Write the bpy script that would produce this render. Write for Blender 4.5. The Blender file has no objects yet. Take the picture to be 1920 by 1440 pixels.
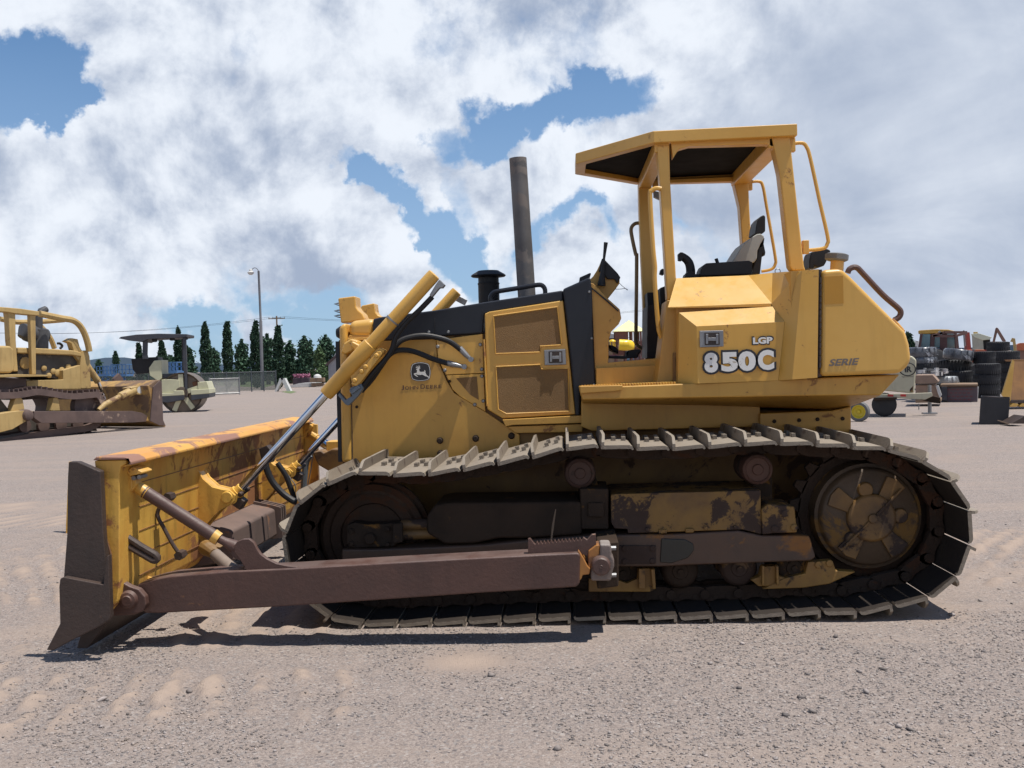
import bpy, bmesh, math, random
import numpy as np
from mathutils import Vector, Matrix, noise
R = random.Random(7)
V = Vector
scene = bpy.context.scene
col = scene.collection

# ------------------------------------------------------------------ camera
FPX = 1850.0
CAMZ = 1.53
YAW, PIT, ROL = math.atan(96.1/FPX), math.atan(38.4/FPX), 0.027
F0 = V((-math.sin(YAW)*math.cos(PIT), math.cos(YAW)*math.cos(PIT), -math.sin(PIT)))
R0 = V((math.cos(YAW), math.sin(YAW), 0))
U0 = R0.cross(F0)
RR = R0*math.cos(ROL) - U0*math.sin(ROL)
UU = U0*math.cos(ROL) + R0*math.sin(ROL)
CAM = V((0, 0, CAMZ))
cd = bpy.data.cameras.new('camera')
cd.sensor_width = 36; cd.lens = 36*FPX/1920; cd.clip_start = 0.05; cd.clip_end = 9000
co = bpy.data.objects.new('camera', cd); col.objects.link(co)
m = Matrix((RR, UU, -F0)).transposed().to_4x4(); m.translation = CAM
co.matrix_world = m
scene.camera = co

# ------------------------------------------------------------------ light
SUN = V((0.31, -0.085, 0.95)).normalized()
sl = bpy.data.lights.new('sun', 'SUN'); sl.energy = 4.9; sl.angle = math.radians(0.5); sl.color = (1.0, .955, .88)
so = bpy.data.objects.new('sun', sl); col.objects.link(so)
so.rotation_euler = (-SUN).to_track_quat('-Z', 'Y').to_euler()
scene.view_settings.view_transform = 'Standard'; scene.view_settings.look = 'None'
scene.view_settings.gamma = 1; scene.view_settings.exposure = 0.2

def raydir(px, py):
    return (F0*FPX + RR*(px-960) + UU*(720-py)).normalized()

# ------------------------------------------------------------------ world
w = bpy.data.worlds.new('World'); scene.world = w; w.use_nodes = True
nt = w.node_tree; nt.nodes.clear()
def N(t, **k):
    n = nt.nodes.new(t)
    for a, b in k.items(): setattr(n, a, b)
    return n
def L(a, b): nt.links.new(a, b)
def M(op, a, b=None, c=None, clamp=False):
    n = N('ShaderNodeMath', operation=op); n.use_clamp = clamp
    for i, x in enumerate((a, b, c)):
        if x is None: continue
        if isinstance(x, (int, float)): n.inputs[i].default_value = x
        else: L(x, n.inputs[i])
    return n.outputs[0]
def VM(op, a, b=None):
    n = N('ShaderNodeVectorMath', operation=op)
    for i, x in enumerate((a, b)):
        if x is None: continue
        if isinstance(x, (tuple, list, Vector)): n.inputs[i].default_value = tuple(x)
        else: L(x, n.inputs[i])
    return n
def MR(x, a, b, c=0, d=1, smooth=True):
    n = N('ShaderNodeMapRange'); n.interpolation_type = 'SMOOTHSTEP' if smooth else 'LINEAR'
    L(x, n.inputs[0])
    for i, v in zip((1, 2, 3, 4), (a, b, c, d)): n.inputs[i].default_value = v
    return n.outputs[0]
def MIX(f, a, b):
    n = N('ShaderNodeMix', data_type='RGBA')
    if isinstance(f, (int, float)): n.inputs[0].default_value = f
    else: L(f, n.inputs[0])
    for i, x in ((6, a), (7, b)):
        if isinstance(x, tuple): n.inputs[i].default_value = x+(1,) if len(x) == 3 else x
        else: L(x, n.inputs[i])
    return n.outputs[2]
def NO(vec, scale, detail=6, rough=.55, dist=0.0):
    n = N('ShaderNodeTexNoise'); n.inputs['Scale'].default_value = scale
    n.inputs['Detail'].default_value = detail; n.inputs['Roughness'].default_value = rough
    n.inputs['Distortion'].default_value = dist
    if vec is not None: L(vec, n.inputs['Vector'])
    return n
SKYT = (.044, .073, .094)
sky = N('ShaderNodeTexSky', sky_type='NISHITA'); sky.sun_disc = False
sky.sun_elevation = math.asin(SUN.z); sky.sun_rotation = math.atan2(SUN.x, SUN.y)
sky.altitude = 2000; sky.air_density = 1.2; sky.dust_density = 1.0; sky.ozone_density = 1.3
tc = N('ShaderNodeTexCoord'); D = tc.outputs['Generated']
sx = N('ShaderNodeSeparateXYZ'); L(D, sx.inputs[0])
# clouds live on a slightly flattened dome so that they thin out towards the horizon
zz = M('ADD', M('MAXIMUM', sx.outputs[2], 0.0), 0.28)
cx = N('ShaderNodeCombineXYZ'); L(M('DIVIDE', sx.outputs[0], zz), cx.inputs[0]); L(M('DIVIDE', sx.outputs[1], zz), cx.inputs[1]); L(M('MULTIPLY', sx.outputs[2], 2.2), cx.inputs[2])
P = cx.outputs[0]
warp = NO(D, 5.0, 7, .62)
wv = VM('SUBTRACT', warp.outputs['Color'], (.5, .5, .5)).outputs[0]
D2 = VM('ADD', D, VM('MULTIPLY', wv, (.27, .27, .20)).outputs[0]).outputs[0]
D2 = VM('NORMALIZE', D2).outputs[0]
big = NO(P, 1.5, 8, .60, .25).outputs[0]
med = NO(D, 7, 10, .60, .15).outputs[0]
fine = NO(D, 15, 8, .60, .5).outputs[0]
dens = M('ADD', M('MULTIPLY', big, .40), M('ADD', M('MULTIPLY', med, .70), M('MULTIPLY', fine, .42)))
dens = M('SUBTRACT', dens, .155)
# openings (-) and banks (+) of the cloud cover by direction
blobs = [((20, 150), 3.2, -.46), ((215, 110), 2.2, -.30), ((110, 110), 2.8, -.34), ((60, 230), 1.5, -.24), ((60, 0), 5, .34), ((270, 40), 4, .3), ((150, 40), 3, .2),
         ((-110, 170), 3.4, -.40), ((5, 235), 1.3, -.24), ((0, 15), 3.0, .40), ((60, 320), 2.6, .30), ((-60, 330), 2.6, .3), ((20, 330), 1.6, -.30), ((905, 236), 1.6, -.32), ((965, 222), 1.7, -.32), ((1030, 206), 1.8, -.32), ((1100, 182), 2.0, -.34), ((1165, 150), 2.0, -.34), ((820, 262), 1.3, -.22), ((470, 130), 2.4, -.13), ((590, 100), 2.2, -.10), ((830, 55), 2.0, -.09),
         ((420, 140), 1.6, -.12), ((675, 335), 1.6, -.26), ((710, 385), 1.9, -.30), ((770, 425), 1.9, -.28), ((830, 465), 2.2, -.30), ((900, 480), 1.8, -.28), ((930, 520), 1.6, -.24), ((1060, 440), 1.6, -.26), ((1110, 410), 1.4, -.2),
         ((1345, 435), 1.9, -.24), ((1150, 440), 1.6, -.24), ((1280, 425), 1.3, -.16),
         ((260, 590), 3.0, -.17), ((440, 545), 2.2, -.20), ((380, 560), 1.8, -.15), ((200, 640), 2.6, -.17), ((370, 625), 2.4, -.16), ((600, 640), 2.4, -.18), ((520, 600), 1.6, -.18), ((90, 550), 1.5, -.16), ((560, 560), 1.5, -.12),
         ((330, 420), 7.0, .16), ((170, 490), 2.2, .2), ((600, 430), 3.2, .24), ((680, 490), 2.6, .26), ((720, 430), 1.3, .2), ((500, 260), 9, .16), ((1290, 495), 1.9, .34), ((1110, 490), 2.0, .30), ((1700, 330), 16, .30), ((1450, 140), 9, .22), ((900, 60), 9, .12), ((560, 60), 7, .10),
         ((160, 205), 1.8, .22), ((1000, 330), 3.4, .20), ((1050, 370), 2.4, .14), ((790, 380), 1.2, .22), ((60, 430), 6, .18), ((1180, 620), 3.5, .15), ((250, 230), 3, .2), ((400, 520), 1.3, .2), ((280, 625), 1.3, .16), ((470, 640), 1.6, .16)]
for (bx, by), deg, amt in blobs:
    c = raydir(bx, by)
    dt = VM('DOT_PRODUCT', D2, c).outputs['Value']
    dens = M('ADD', dens, MR(dt, math.cos(math.radians(deg*1.25)), math.cos(math.radians(deg*.25)), 0, amt))
dens = M('SUBTRACT', dens, MR(sx.outputs[2], .40, .62, 0, .55))   # open blue sky overhead, round the sun; unseen, cleared to dim the fill light
mask = MR(dens, .43, .70)
# billows: lit tops and soft grey undersides, from the density sampled again a little higher up
Dup = VM('ADD', D, (.012, .0, .030)).outputs[0]
medup = NO(Dup, 7, 10, .60, .15).outputs[0]
edge = M('MULTIPLY', M('SUBTRACT', med, medup), 2.0)
soft = NO(P, 1.7, 6, .52, .5).outputs[0]
grey = raydir(1780, 330)
gd = MR(VM('DOT_PRODUCT', D2, grey).outputs['Value'], math.cos(math.radians(18)), math.cos(math.radians(3)))
low = raydir(420, 500)
ld = MR(VM('DOT_PRODUCT', D2, low).outputs['Value'], math.cos(math.radians(11)), math.cos(math.radians(2)))
shade = M('ADD', M('ADD', M('MULTIPLY', soft, .9), .22), M('MULTIPLY', edge, M('SUBTRACT', 1.15, gd)))
shade = M('SUBTRACT', shade, M('MULTIPLY', gd, .26))
shade = M('SUBTRACT', shade, M('MULTIPLY', ld, .12))
shade = M('ADD', shade, MR(dens, .50, .64, .16, 0))
shade = MR(shade, .15, .90)
ccol = MIX(shade, (.325, .39, .515), (.755, .80, .87))
# thin veil everywhere, a little more towards the horizon
veil = M('ADD', MR(sx.outputs[2], .0, .42, .66, .02), M('MULTIPLY', soft, .08))
skyc = VM('MULTIPLY', sky.outputs[0], SKYT).outputs[0]
skyc = MIX(veil, skyc, (.36, .48, .67))
fin = MIX(mask, skyc, ccol)
bg = N('ShaderNodeBackground'); L(fin, bg.inputs[0]); bg.inputs[1].default_value = 1.0
L(bg.outputs[0], N('ShaderNodeOutputWorld').inputs[0])
w.cycles.sampling_method = 'MANUAL'; w.cycles.sample_map_resolution = 512

# ------------------------------------------------------------------ materials
def material(name, c1, c2=None, rough=.5, metal=0.0, scale=2.5, spot=None, spot_amt=.0, spot_scale=7, streak=0.0, dust=0.0, dustc=(.34, .28, .22), bump=0.0, bscale=60, island=0.0, spec=.5, coat=0.0, trans=0.0):
    global nt
    mt = bpy.data.materials.new(name); mt.use_nodes = True
    keep = nt; nt = mt.node_tree; nt.nodes.clear()
    bs = N('ShaderNodeBsdfPrincipled'); out = N('ShaderNodeOutputMaterial'); L(bs.outputs[0], out.inputs[0])
    tc = N('ShaderNodeTexCoord'); O = tc.outputs['Object']
    c2 = c2 or tuple(x*.8 for x in c1)
    n1 = NO(O, scale, 5, .6, .3).outputs[0]
    c = MIX(MR(n1, .35, .68), c1, c2)
    r = None
    if streak > 0:
        s = VM('MULTIPLY', O, (1, 1, .12)).outputs[0]
        ns = NO(s, 14, 4, .6).outputs[0]
        c = MIX(MR(ns, .50, .72, 0, streak), c, tuple(x*.45 for x in c1))
    if spot_amt > 0:
        a = NO(O, spot_scale, 8, .68, .5).outputs[0]
        b = NO(O, spot_scale*.22, 3, .5).outputs[0]
        q = M('ADD', M('MULTIPLY', a, .6), M('MULTIPLY', b, .4))
        t = .66 - .22*spot_amt
        r = MR(q, t, t+.045)
        c = MIX(r, c, spot)
    if island > 0:
        g = N('ShaderNodeNewGeometry').outputs['Random Per Island']
        hv = N('ShaderNodeHueSaturation'); L(MR(g, 0, 1, 1-island, 1+island, False), hv.inputs['Value']); L(c, hv.inputs['Color']); c = hv.outputs[0]
    if dust > 0:
        g = N('ShaderNodeNewGeometry'); s = N('ShaderNodeSeparateXYZ'); L(g.outputs['Normal'], s.inputs[0])
        up = MR(s.outputs[2], .25, .95)
        dn = MR(NO(O, 6, 5, .65).outputs[0], .3, .6)
        c = MIX(M('MULTIPLY', M('MULTIPLY', up, dn), dust), c, dustc)
    L(c, bs.inputs['Base Color'])
    rn = NO(O, 9, 4, .6).outputs[0]
    rr = M('ADD', M('MULTIPLY', M('SUBTRACT', rn, .5), .25), rough, clamp=True)
    if r is not None: rr = M('ADD', rr, M('MULTIPLY', r, .25), clamp=True)
    L(rr, bs.inputs['Roughness'])
    bs.inputs['Metallic'].default_value = metal
    bs.inputs['Specular IOR Level'].default_value = spec
    if coat: bs.inputs['Coat Weight'].default_value = coat
    if trans: bs.inputs['Transmission Weight'].default_value = trans
    if bump > 0:
        bn = N('ShaderNodeBump'); bn.inputs['Strength'].default_value = bump; bn.inputs['Distance'].default_value = .01
        L(NO(O, bscale, 5, .65).outputs[0], bn.inputs['Height']); L(bn.outputs[0], bs.inputs['Normal'])
    nt = keep
    return mt
rustc = (.10, .040, .018)
YEL = material('yellow_paint', (0.580, 0.309, 0.052), (0.640, 0.366, 0.083), .38, streak=.10, spot=(.30, .14, .04), spot_amt=.24, spot_scale=22, dust=.35, dustc=(.62, .48, .26), scale=.9, bump=.10, bscale=5)
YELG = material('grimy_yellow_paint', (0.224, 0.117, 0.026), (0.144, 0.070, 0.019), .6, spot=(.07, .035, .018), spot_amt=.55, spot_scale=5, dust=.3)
YELH = material('hull_yellow_paint', (.50, .270, .048), (.43, .220, .038), .45, spot=(.22, .10, .03), spot_amt=.26, spot_scale=9, streak=.22, bump=.10, bscale=5)
YELR = material('rusty_yellow_paint', (.66, .385, .070), (.56, .27, .045), .55, spot=(.30, .125, .045), spot_amt=.66, spot_scale=4.5, streak=.5, bump=.15, bscale=40)
YELT = material('worn_top_paint', (.64, .35, .07), (.56, .26, .06), .55, spot=(.27, .14, .10), spot_amt=.72, spot_scale=3, bump=.1)
TRK = material('grease_rust', (0.040, 0.024, 0.015), (0.023, 0.015, 0.010), .8, spec=.25, spot=(.16, .080, .022), spot_amt=.42, spot_scale=5, bump=.4, bscale=30)
SHOD = material('greasy_shaded_shoe_inside', (0.024, 0.018, 0.015), (0.036, 0.026, 0.018), .75, spec=.3, spot=(.07, .045, .03), spot_amt=.3, spot_scale=6, bump=.3, bscale=40)  # grease, with the shade inside the track darkened into the colour
TRD = material('dark_track_steel', (0.030, 0.019, 0.013), (0.043, 0.024, 0.015), .8, spec=.3, spot=(.060, .028, .016), spot_amt=.5, spot_scale=6, dust=.15, bump=.4, bscale=40)
SHOE = material('dusty_shoe_steel', (0.230, 0.189, 0.143), (0.166, 0.134, 0.102), .72, spot=(.12, .085, .062), spot_amt=.55, spot_scale=9, bump=.5, bscale=45, dust=.30, dustc=(.36, .315, .26))
ARM = material('brown_rusty_steel', (0.093, 0.044, 0.032), (0.068, 0.034, 0.026), .55, spot=(.26, .12, .05), spot_amt=.25, spot_scale=6, streak=.25, dust=.30, dustc=(.24, .19, .17), bump=.25, bscale=45)
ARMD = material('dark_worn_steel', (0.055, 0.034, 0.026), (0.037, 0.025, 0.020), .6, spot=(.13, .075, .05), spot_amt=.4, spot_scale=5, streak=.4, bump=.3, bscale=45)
BLK = material('black_paint', (.009, .011, .017), (.013, .015, .021), .42, dust=.22, dustc=(.09, .09, .10), scale=3, spec=.35)
BLKR = material('black_rubber', (.010, .010, .012), (.014, .014, .016), .55, dust=.12, spec=.35)
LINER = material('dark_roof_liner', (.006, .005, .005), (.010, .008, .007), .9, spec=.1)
CHR = material('chrome', (.62, .64, .68), (.55, .57, .62), .10, metal=1.0)
GAL = material('zinc_plated_steel', (.27, .27, .27), (.20, .20, .21), .45, metal=.6, spot=(.22, .15, .10), spot_amt=.2)
EXH = material('heat_stained_steel', (.15, .14, .135), (.09, .085, .085), .62, metal=.3, spot=(.19, .165, .15), spot_amt=.6, spot_scale=5)
MESHM = material('rusty_wire_mesh', (.23, .125, .042), (.17, .09, .030), .75, spot=(.085, .04, .02), spot_amt=.45, spot_scale=4, bump=.6, bscale=260)
WHT = material('white_decal', (.74, .72, .68), (.68, .66, .62), .5, spot=(.42, .36, .28), spot_amt=.25, spot_scale=25)
DEC = material('charcoal_decal', (.045, .05, .048), (.06, .06, .055), .5)
DECB = material('black_decal', (.018, .017, .02), (.014, .014, .018), .45)
DECT = material('brown_faded_decal', (.115, .055, .025), (.09, .045, .022), .6)
SEATG = material('worn_grey_vinyl', (.36, .36, .33), (.28, .28, .26), .6)
PATCH = material('unfaded_yellow_paint', (.46, .215, .014), (.42, .20, .02), .42)
OLD = material('faded_yellow_paint', (.44, .30, .115), (.38, .25, .09), .6, spot=(.18, .10, .05), spot_amt=.35, spot_scale=2.5, streak=.3, dust=.2)
OLDD = material('old_rusty_steel', (.12, .078, .066), (.085, .055, .048), .7, spot=(.28, .2, .15), spot_amt=.3, spot_scale=3)
OLDK = material('oily_engine_black', (.04, .034, .028), (.07, .06, .05), .7, spot=(.28, .22, .14), spot_amt=.35, spot_scale=4)
CREAM = material('cream_paint', (0.442, 0.410, 0.296), (0.391, 0.361, 0.257), .5, spot=(.22, .14, .07), spot_amt=.3, spot_scale=3, streak=.2)
TYRE = material('tyre_rubber', (.014, .014, .017), (.019, .019, .022), .7, dust=.10, dustc=(.13, .125, .12), bump=.3, bscale=20)
WRAP = material('clear_film_over_tyre', (.13, .135, .15), (.06, .062, .07), .25, spot=(.45, .46, .48), spot_amt=.35, spot_scale=6, scale=5)
REDP = material('red_paint', (.30, .045, .03), (.22, .04, .03), .6, spot=(.12, .06, .05), spot_amt=.3)
ORNP = material('orange_paint', (.48, .13, .05), (.38, .10, .05), .6)
BLUE = material('blue_paint', (0.050, 0.150, 0.322), (0.060, 0.128, 0.260), .5)
GREYS = material('grey_ribbed_sheet', (.30, .29, .30), (.26, .25, .27), .5)
WOOD = material('weathered_wood', (.24, .16, .10), (.18, .12, .08), .8, streak=.2)
CARD = material('brown_cardboard', (.28, .19, .14), (.22, .15, .11), .8)
WHITE = material('white_paint', (0.576, 0.568, 0.544), (0.512, 0.504, 0.480), .5)
GLS = material('tinted_cab_glass', (.12, .20, .22), (.10, .16, .18), .08, spec=.8)
PURP = material('printed_crate_film', (.12, .085, .10), (.09, .07, .085), .5, spot=(.30, .06, .07), spot_amt=.35, spot_scale=6)
LEAF1 = material('cypress_foliage', (.038, .072, .042), (.024, .052, .032), .8, island=.55, scale=1.2, spec=.2)
LEAF2 = material('conifer_foliage', (.055, .100, .060), (.032, .068, .042), .8, island=.6, scale=.9, spec=.2)
LEAF3 = material('pale_green_foliage', (.11, .17, .08), (.075, .12, .055), .8, island=.5, spec=.2)
BARK = material('bark', (.10, .075, .055), (.07, .05, .04), .9)
GRASS = material('green_lawn', (.10, .14, .05), (.14, .16, .07), .9, scale=.6)
PLAYY = material('pale_yellow_roof', (.70, .67, .34), (.62, .60, .30), .5)
PLAYT = material('yellow_plastic', (.75, .50, .02), (.70, .45, .02), .35)
FLOW = material('pink_flowers', (.42, .16, .26), (.25, .10, .14), .9, scale=3)

# ------------------------------------------------------------------ geometry helpers
def at(px, py, Y):                     # point of the vertical plane at distance Y seen at a pixel of the photograph
    d = raydir(px, py); return CAM + d*((Y)/d.y)
def ground_at(px, py, z=-.03):
    d = raydir(px, py); return CAM + d*((z-CAMZ)/d.z)
def crop(ox, oy, s):
    return lambda x, y: (ox+x/s, oy+y/s)
def cat(pts, n=6, closed=False):
    pts = [V(p) for p in pts]; out = []; k = len(pts)
    rng = range(k if closed else k-1)
    for i in rng:
        p0 = pts[(i-1) % k] if closed else pts[max(i-1, 0)]
        p1 = pts[i]; p2 = pts[(i+1) % k]
        p3 = pts[(i+2) % k] if closed else pts[min(i+2, k-1)]
        for j in range(n):
            t = j/n
            out.append(.5*((2*p1)+(p2-p0)*t+(2*p0-5*p1+4*p2-p3)*t*t+(3*p1-p0-3*p2+p3)*t*t*t))
    if not closed: out.append(pts[-1])
    return out

class MB:
    def __init__(s): s.v = []; s.f = []; s.mi = []; s.cur = 0
    def add(s, vs, fs):
        b = len(s.v); s.v += [V(p) for p in vs]
        for f in fs: s.f.append([b+i for i in f]); s.mi.append(s.cur)
        return s
    def box(s, c, size, rot=None):
        h = V(size)/2; vs = []
        for x in (-1, 1):
            for y in (-1, 1):
                for z in (-1, 1):
                    p = V((x*h.x, y*h.y, z*h.z))
                    if rot is not None: p = rot @ p
                    vs.append(V(c)+p)
        return s.add(vs, [(0, 1, 3, 2), (4, 6, 7, 5), (0, 4, 5, 1), (2, 3, 7, 6), (0, 2, 6, 4), (1, 5, 7, 3)])
    def prism(s, pts, vec):             # pts: 3D polygon, extruded by vec
        pts = [V(p) for p in pts]; n = len(pts); vec = V(vec)
        nrm = sum(((pts[i]-pts[0]).cross(pts[(i+1) % n]-pts[0]) for i in range(1, n)), V())
        if nrm.dot(vec) > 0: pts = pts[::-1]
        vs = pts+[p+vec for p in pts]
        fs = [tuple(range(n)), tuple(range(2*n-1, n-1, -1))]
        fs += [((i+1) % n, i, n+i, n+(i+1) % n) for i in range(n)]
        return s.add(vs, fs)
    def side(s, px, Y0, Y1):            # outline given in photograph pixels on plane Y0, extruded to Y1
        return s.prism([at(x, y, Y0) for x, y in px], (0, Y1-Y0, 0))
    def tube(s, pts, r, n=10, smooth=0, cap=True):
        pts = [V(p) for p in pts]
        if smooth: pts = cat(pts, smooth)
        k = len(pts); rs = r if isinstance(r, (list, tuple)) else [r]*k
        if len(rs) != k: rs = [rs[0]+(rs[-1]-rs[0])*i/(k-1) for i in range(k)]
        t = (pts[1]-pts[0]).normalized(); a = t.orthogonal().normalized(); vs = []
        for i in range(k):
            t2 = (pts[min(i+1, k-1)]-pts[max(i-1, 0)]).normalized()
            a = (a-t2*a.dot(t2)).normalized(); b = t2.cross(a)
            for j in range(n):
                w_ = 2*math.pi*j/n; vs.append(pts[i]+(a*math.cos(w_)+b*math.sin(w_))*rs[i])
        fs = []
        for i in range(k-1):
            for j in range(n):
                fs.append((i*n+j, i*n+(j+1) % n, (i+1)*n+(j+1) % n, (i+1)*n+j))
        if cap: fs += [tuple(range(n-1, -1, -1)), tuple(range((k-1)*n, k*n))]
        return s.add(vs, fs)
    def cyl(s, a, b, r0, r1=None, n=20): return s.tube([a, b], [r0, r0 if r1 is None else r1], n)
    def lathe(s, o, ax, prof, n=28, cap=True):    # prof: (distance along the axis, radius)
        o = V(o); ax = V(ax).normalized(); a = ax.orthogonal().normalized(); b = ax.cross(a); vs = []; fs = []
        for d, r in prof:
            for j in range(n):
                t = 2*math.pi*j/n; vs.append(o+ax*d+(a*math.cos(t)+b*math.sin(t))*max(r, .0005))
        k = len(prof)
        for i in range(k-1):
            for j in range(n): fs.append((i*n+j, i*n+(j+1) % n, (i+1)*n+(j+1) % n, (i+1)*n+j))
        if cap: fs += [tuple(range(n-1, -1, -1)), tuple(range((k-1)*n, k*n))]
        return s.add(vs, fs)
    def bar(s, a, b, w_, h, up=(0, 0, 1)):
        a = V(a); b = V(b); t = (b-a).normalized(); sd = t.cross(V(up)).normalized(); u = sd.cross(t)
        vs = [p+sd*x*w_/2+u*y*h/2 for p in (a, b) for x, y in ((-1, -1), (1, -1), (1, 1), (-1, 1))]
        return s.add(vs, [(3, 2, 1, 0), (4, 5, 6, 7), (0, 1, 5, 4), (1, 2, 6, 5), (2, 3, 7, 6), (3, 0, 4, 7)])
    def mesh(s, name, org=V((0, 0, 0))):
        me = bpy.data.meshes.new(name)
        me.from_pydata([tuple(p-org) for p in s.v], [], s.f); me.update()
        return me
    def build(s, name, mat, parent=None, bevel=0.0, seg=2, smooth=35, loc=None):
        rl = root_loc(parent)
        org = rl if parent is not None else (V(loc) if loc is not None else V((0, 0, 0)))
        me = s.mesh(name, org)
        bm = bmesh.new(); bm.from_mesh(me); bmesh.ops.recalc_face_normals(bm, faces=bm.faces)
        bm.to_mesh(me); bm.free()
        mats = mat if isinstance(mat, (list, tuple)) else [mat]
        for x in mats: me.materials.append(x)
        if len(mats) > 1: me.polygons.foreach_set('material_index', s.mi)
        if smooth: finish(me, smooth)
        o = bpy.data.objects.new(name, me); col.objects.link(o)
        if parent is not None: o.parent = parent
        else: o.location = org
        if bevel:
            b = o.modifiers.new('bevel', 'BEVEL'); b.width = bevel; b.segments = seg; b.limit_method = 'ANGLE'; b.angle_limit = math.radians(28)
            b.harden_normals = True
        return o
def finish(me, ang):
    me.polygons.foreach_set('use_smooth', [True]*len(me.polygons))
    me.set_sharp_from_angle(angle=math.radians(ang))
def root_loc(p):
    if p is None: return V((0, 0, 0))
    while p.parent is not None: p = p.parent
    return p.location.copy()
def thing(name, label, cat_, loc, group=None):
    o = bpy.data.objects.new(name, None); col.objects.link(o); o.location = loc; o.empty_display_size = .2
    o['label'] = label; o['category'] = cat_
    if group: o['group'] = group
    return o
def tag(o, label, cat_, group=None):
    o['label'] = label; o['category'] = cat_
    if group: o['group'] = group
    return o
def text_mesh(body, size, offset=0.0, extrude=.0015, shear=0.0, spacing=1.0, xscale=1.0):
    cu = bpy.data.curves.new('t', 'FONT'); cu.body = body; cu.size = size; cu.offset = offset; cu.extrude = extrude
    cu.shear = shear; cu.space_character = spacing; cu.resolution_u = 4
    o = bpy.data.objects.new('t', cu); col.objects.link(o)
    dg = bpy.context.evaluated_depsgraph_get(); dg.update()
    me = bpy.data.meshes.new_from_object(o.evaluated_get(dg))
    bpy.data.objects.remove(o)
    if xscale != 1.0:
        for v in me.vertices: v.co.x *= xscale
    return me
def place_text(name, me, p, mat, parent, right=V((1, 0, 0)), up=V((0, 0, 1)), width=None, height=None):
    """put a flat lettering mesh on a wall; p = lower left corner; width/height = its real size"""
    xs = [v.co.x for v in me.vertices]; ys = [v.co.y for v in me.vertices]
    x0, x1, y0, y1 = min(xs), max(xs), min(ys), max(ys)
    sx_ = (width/(x1-x0)) if width else 1; sy_ = (height/(y1-y0)) if height else sx_
    nrm = right.cross(up).normalized(); rl = root_loc(parent)
    for v in me.vertices:
        c = v.co; v.co = V(p)-rl + right*((c.x-x0)*sx_) + up*((c.y-y0)*sy_) + nrm*c.z
    me.materials.clear(); me.materials.append(mat)
    o = bpy.data.objects.new(name, me); col.objects.link(o); o.parent = parent
    return o
# ------------------------------------------------------------------ ground: one sheet to the horizon
def grad(a, b, d0, far, g):
    xs = list(np.arange(a, b+1e-6, d0)); st = d0; x = b
    up = []
    while x < far: st *= g; x += st; up.append(x)
    return xs, up
gx, gup = grad(-4.6, 4.2, .03, 2500, 1.09); st = .03; x = -4.6; dn = []
while x > -2500: st *= 1.09; x -= st; dn.append(x)
GX = np.array(dn[::-1]+gx+gup)
gy, gyu = grad(2.4, 7.0, .03, 4500, 1.075); st = .03; x = 2.4; dn = []
while x > -60: st *= 1.2; x -= st; dn.append(x)
GY = np.array(dn[::-1]+gy+gyu)
def sst(a, b, x):
    t = np.clip((x-a)/(b-a), 0, 1); return t*t*(3-2*t)
XX, YY = np.meshgrid(GX, GY)
def nfield(sc, ox=0.0):
    out = np.empty(XX.shape)
    for j in range(XX.shape[0]):
        for i in range(XX.shape[1]):
            out[j, i] = noise.noise((XX[j, i]*sc+ox, YY[j, i]*sc, ox))
    return out
n1 = nfield(.35, 3.1); n2 = nfield(1.7, 7.7); n3 = nfield(7, 1.3); nfb = nfield(17, 5.5)
near = 1-sst(9, 40, np.hypot(XX, YY))
H = -.03 + .022*n1*near + .010*n2*near + .006*n3*near
# prints of the tracks: rows of soft bars pressed up between the grousers
def prints(x0, x1, y0, y1, ang, pitch, amp, duty=.40, ph=0.0, skew=.0):
    ca, sa = math.cos(ang), math.sin(ang); cxm, cym = (x0+x1)/2, (y0+y1)/2
    u = (XX-cxm)*ca+(YY-cym)*sa; v = -(XX-cxm)*sa+(YY-cym)*ca
    hx, hy = (x1-x0)/2, (y1-y0)/2
    inside = (1-sst(hx-.25, hx+.05, np.abs(u+.12*n2)))*(1-sst(hy-.15, hy+.12, np.abs(v+.25*n2)))
    k = ((u+skew*v+.05*n2+.035*n3)/pitch+ph) % 1.0
    bar = sst(0, .10, k)*(1-sst(duty*.8, duty+.30, k))*np.clip(.80+.9*n2+.5*n3+.6*nfb, .0, 1)
    return inside*bar*amp, inside*bar*(.75+.5*np.clip(n2+.35+nfb*.9, 0, 1))
DUST = np.clip(n2*1.4+n1*1.0-.28, 0, 1)*.55
for a in ((-3.0, -.95, 4.15, 5.0, .02, .21, .032, .36, 0, .20), (-4.3, -2.75, 3.6, 5.6, .05, .21, .012, .3, .3, .25),
          (-9.5, -3.2, 6.2, 8.4, .10, .205, .032, .45, .1, .5), (-2.4, -1.35, 5.45, 6.6, .0, .20, .016, .45, .4, .15), (2.8, 6.5, 6.2, 8.6, -.25, .20, .02, .45, .0, -.4), (-12, -3, 9.4, 11.6, .2, .25, .02, .45, .0, .3)):
    h, d = prints(*a); H += h; DUST = np.maximum(DUST, d)
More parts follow.
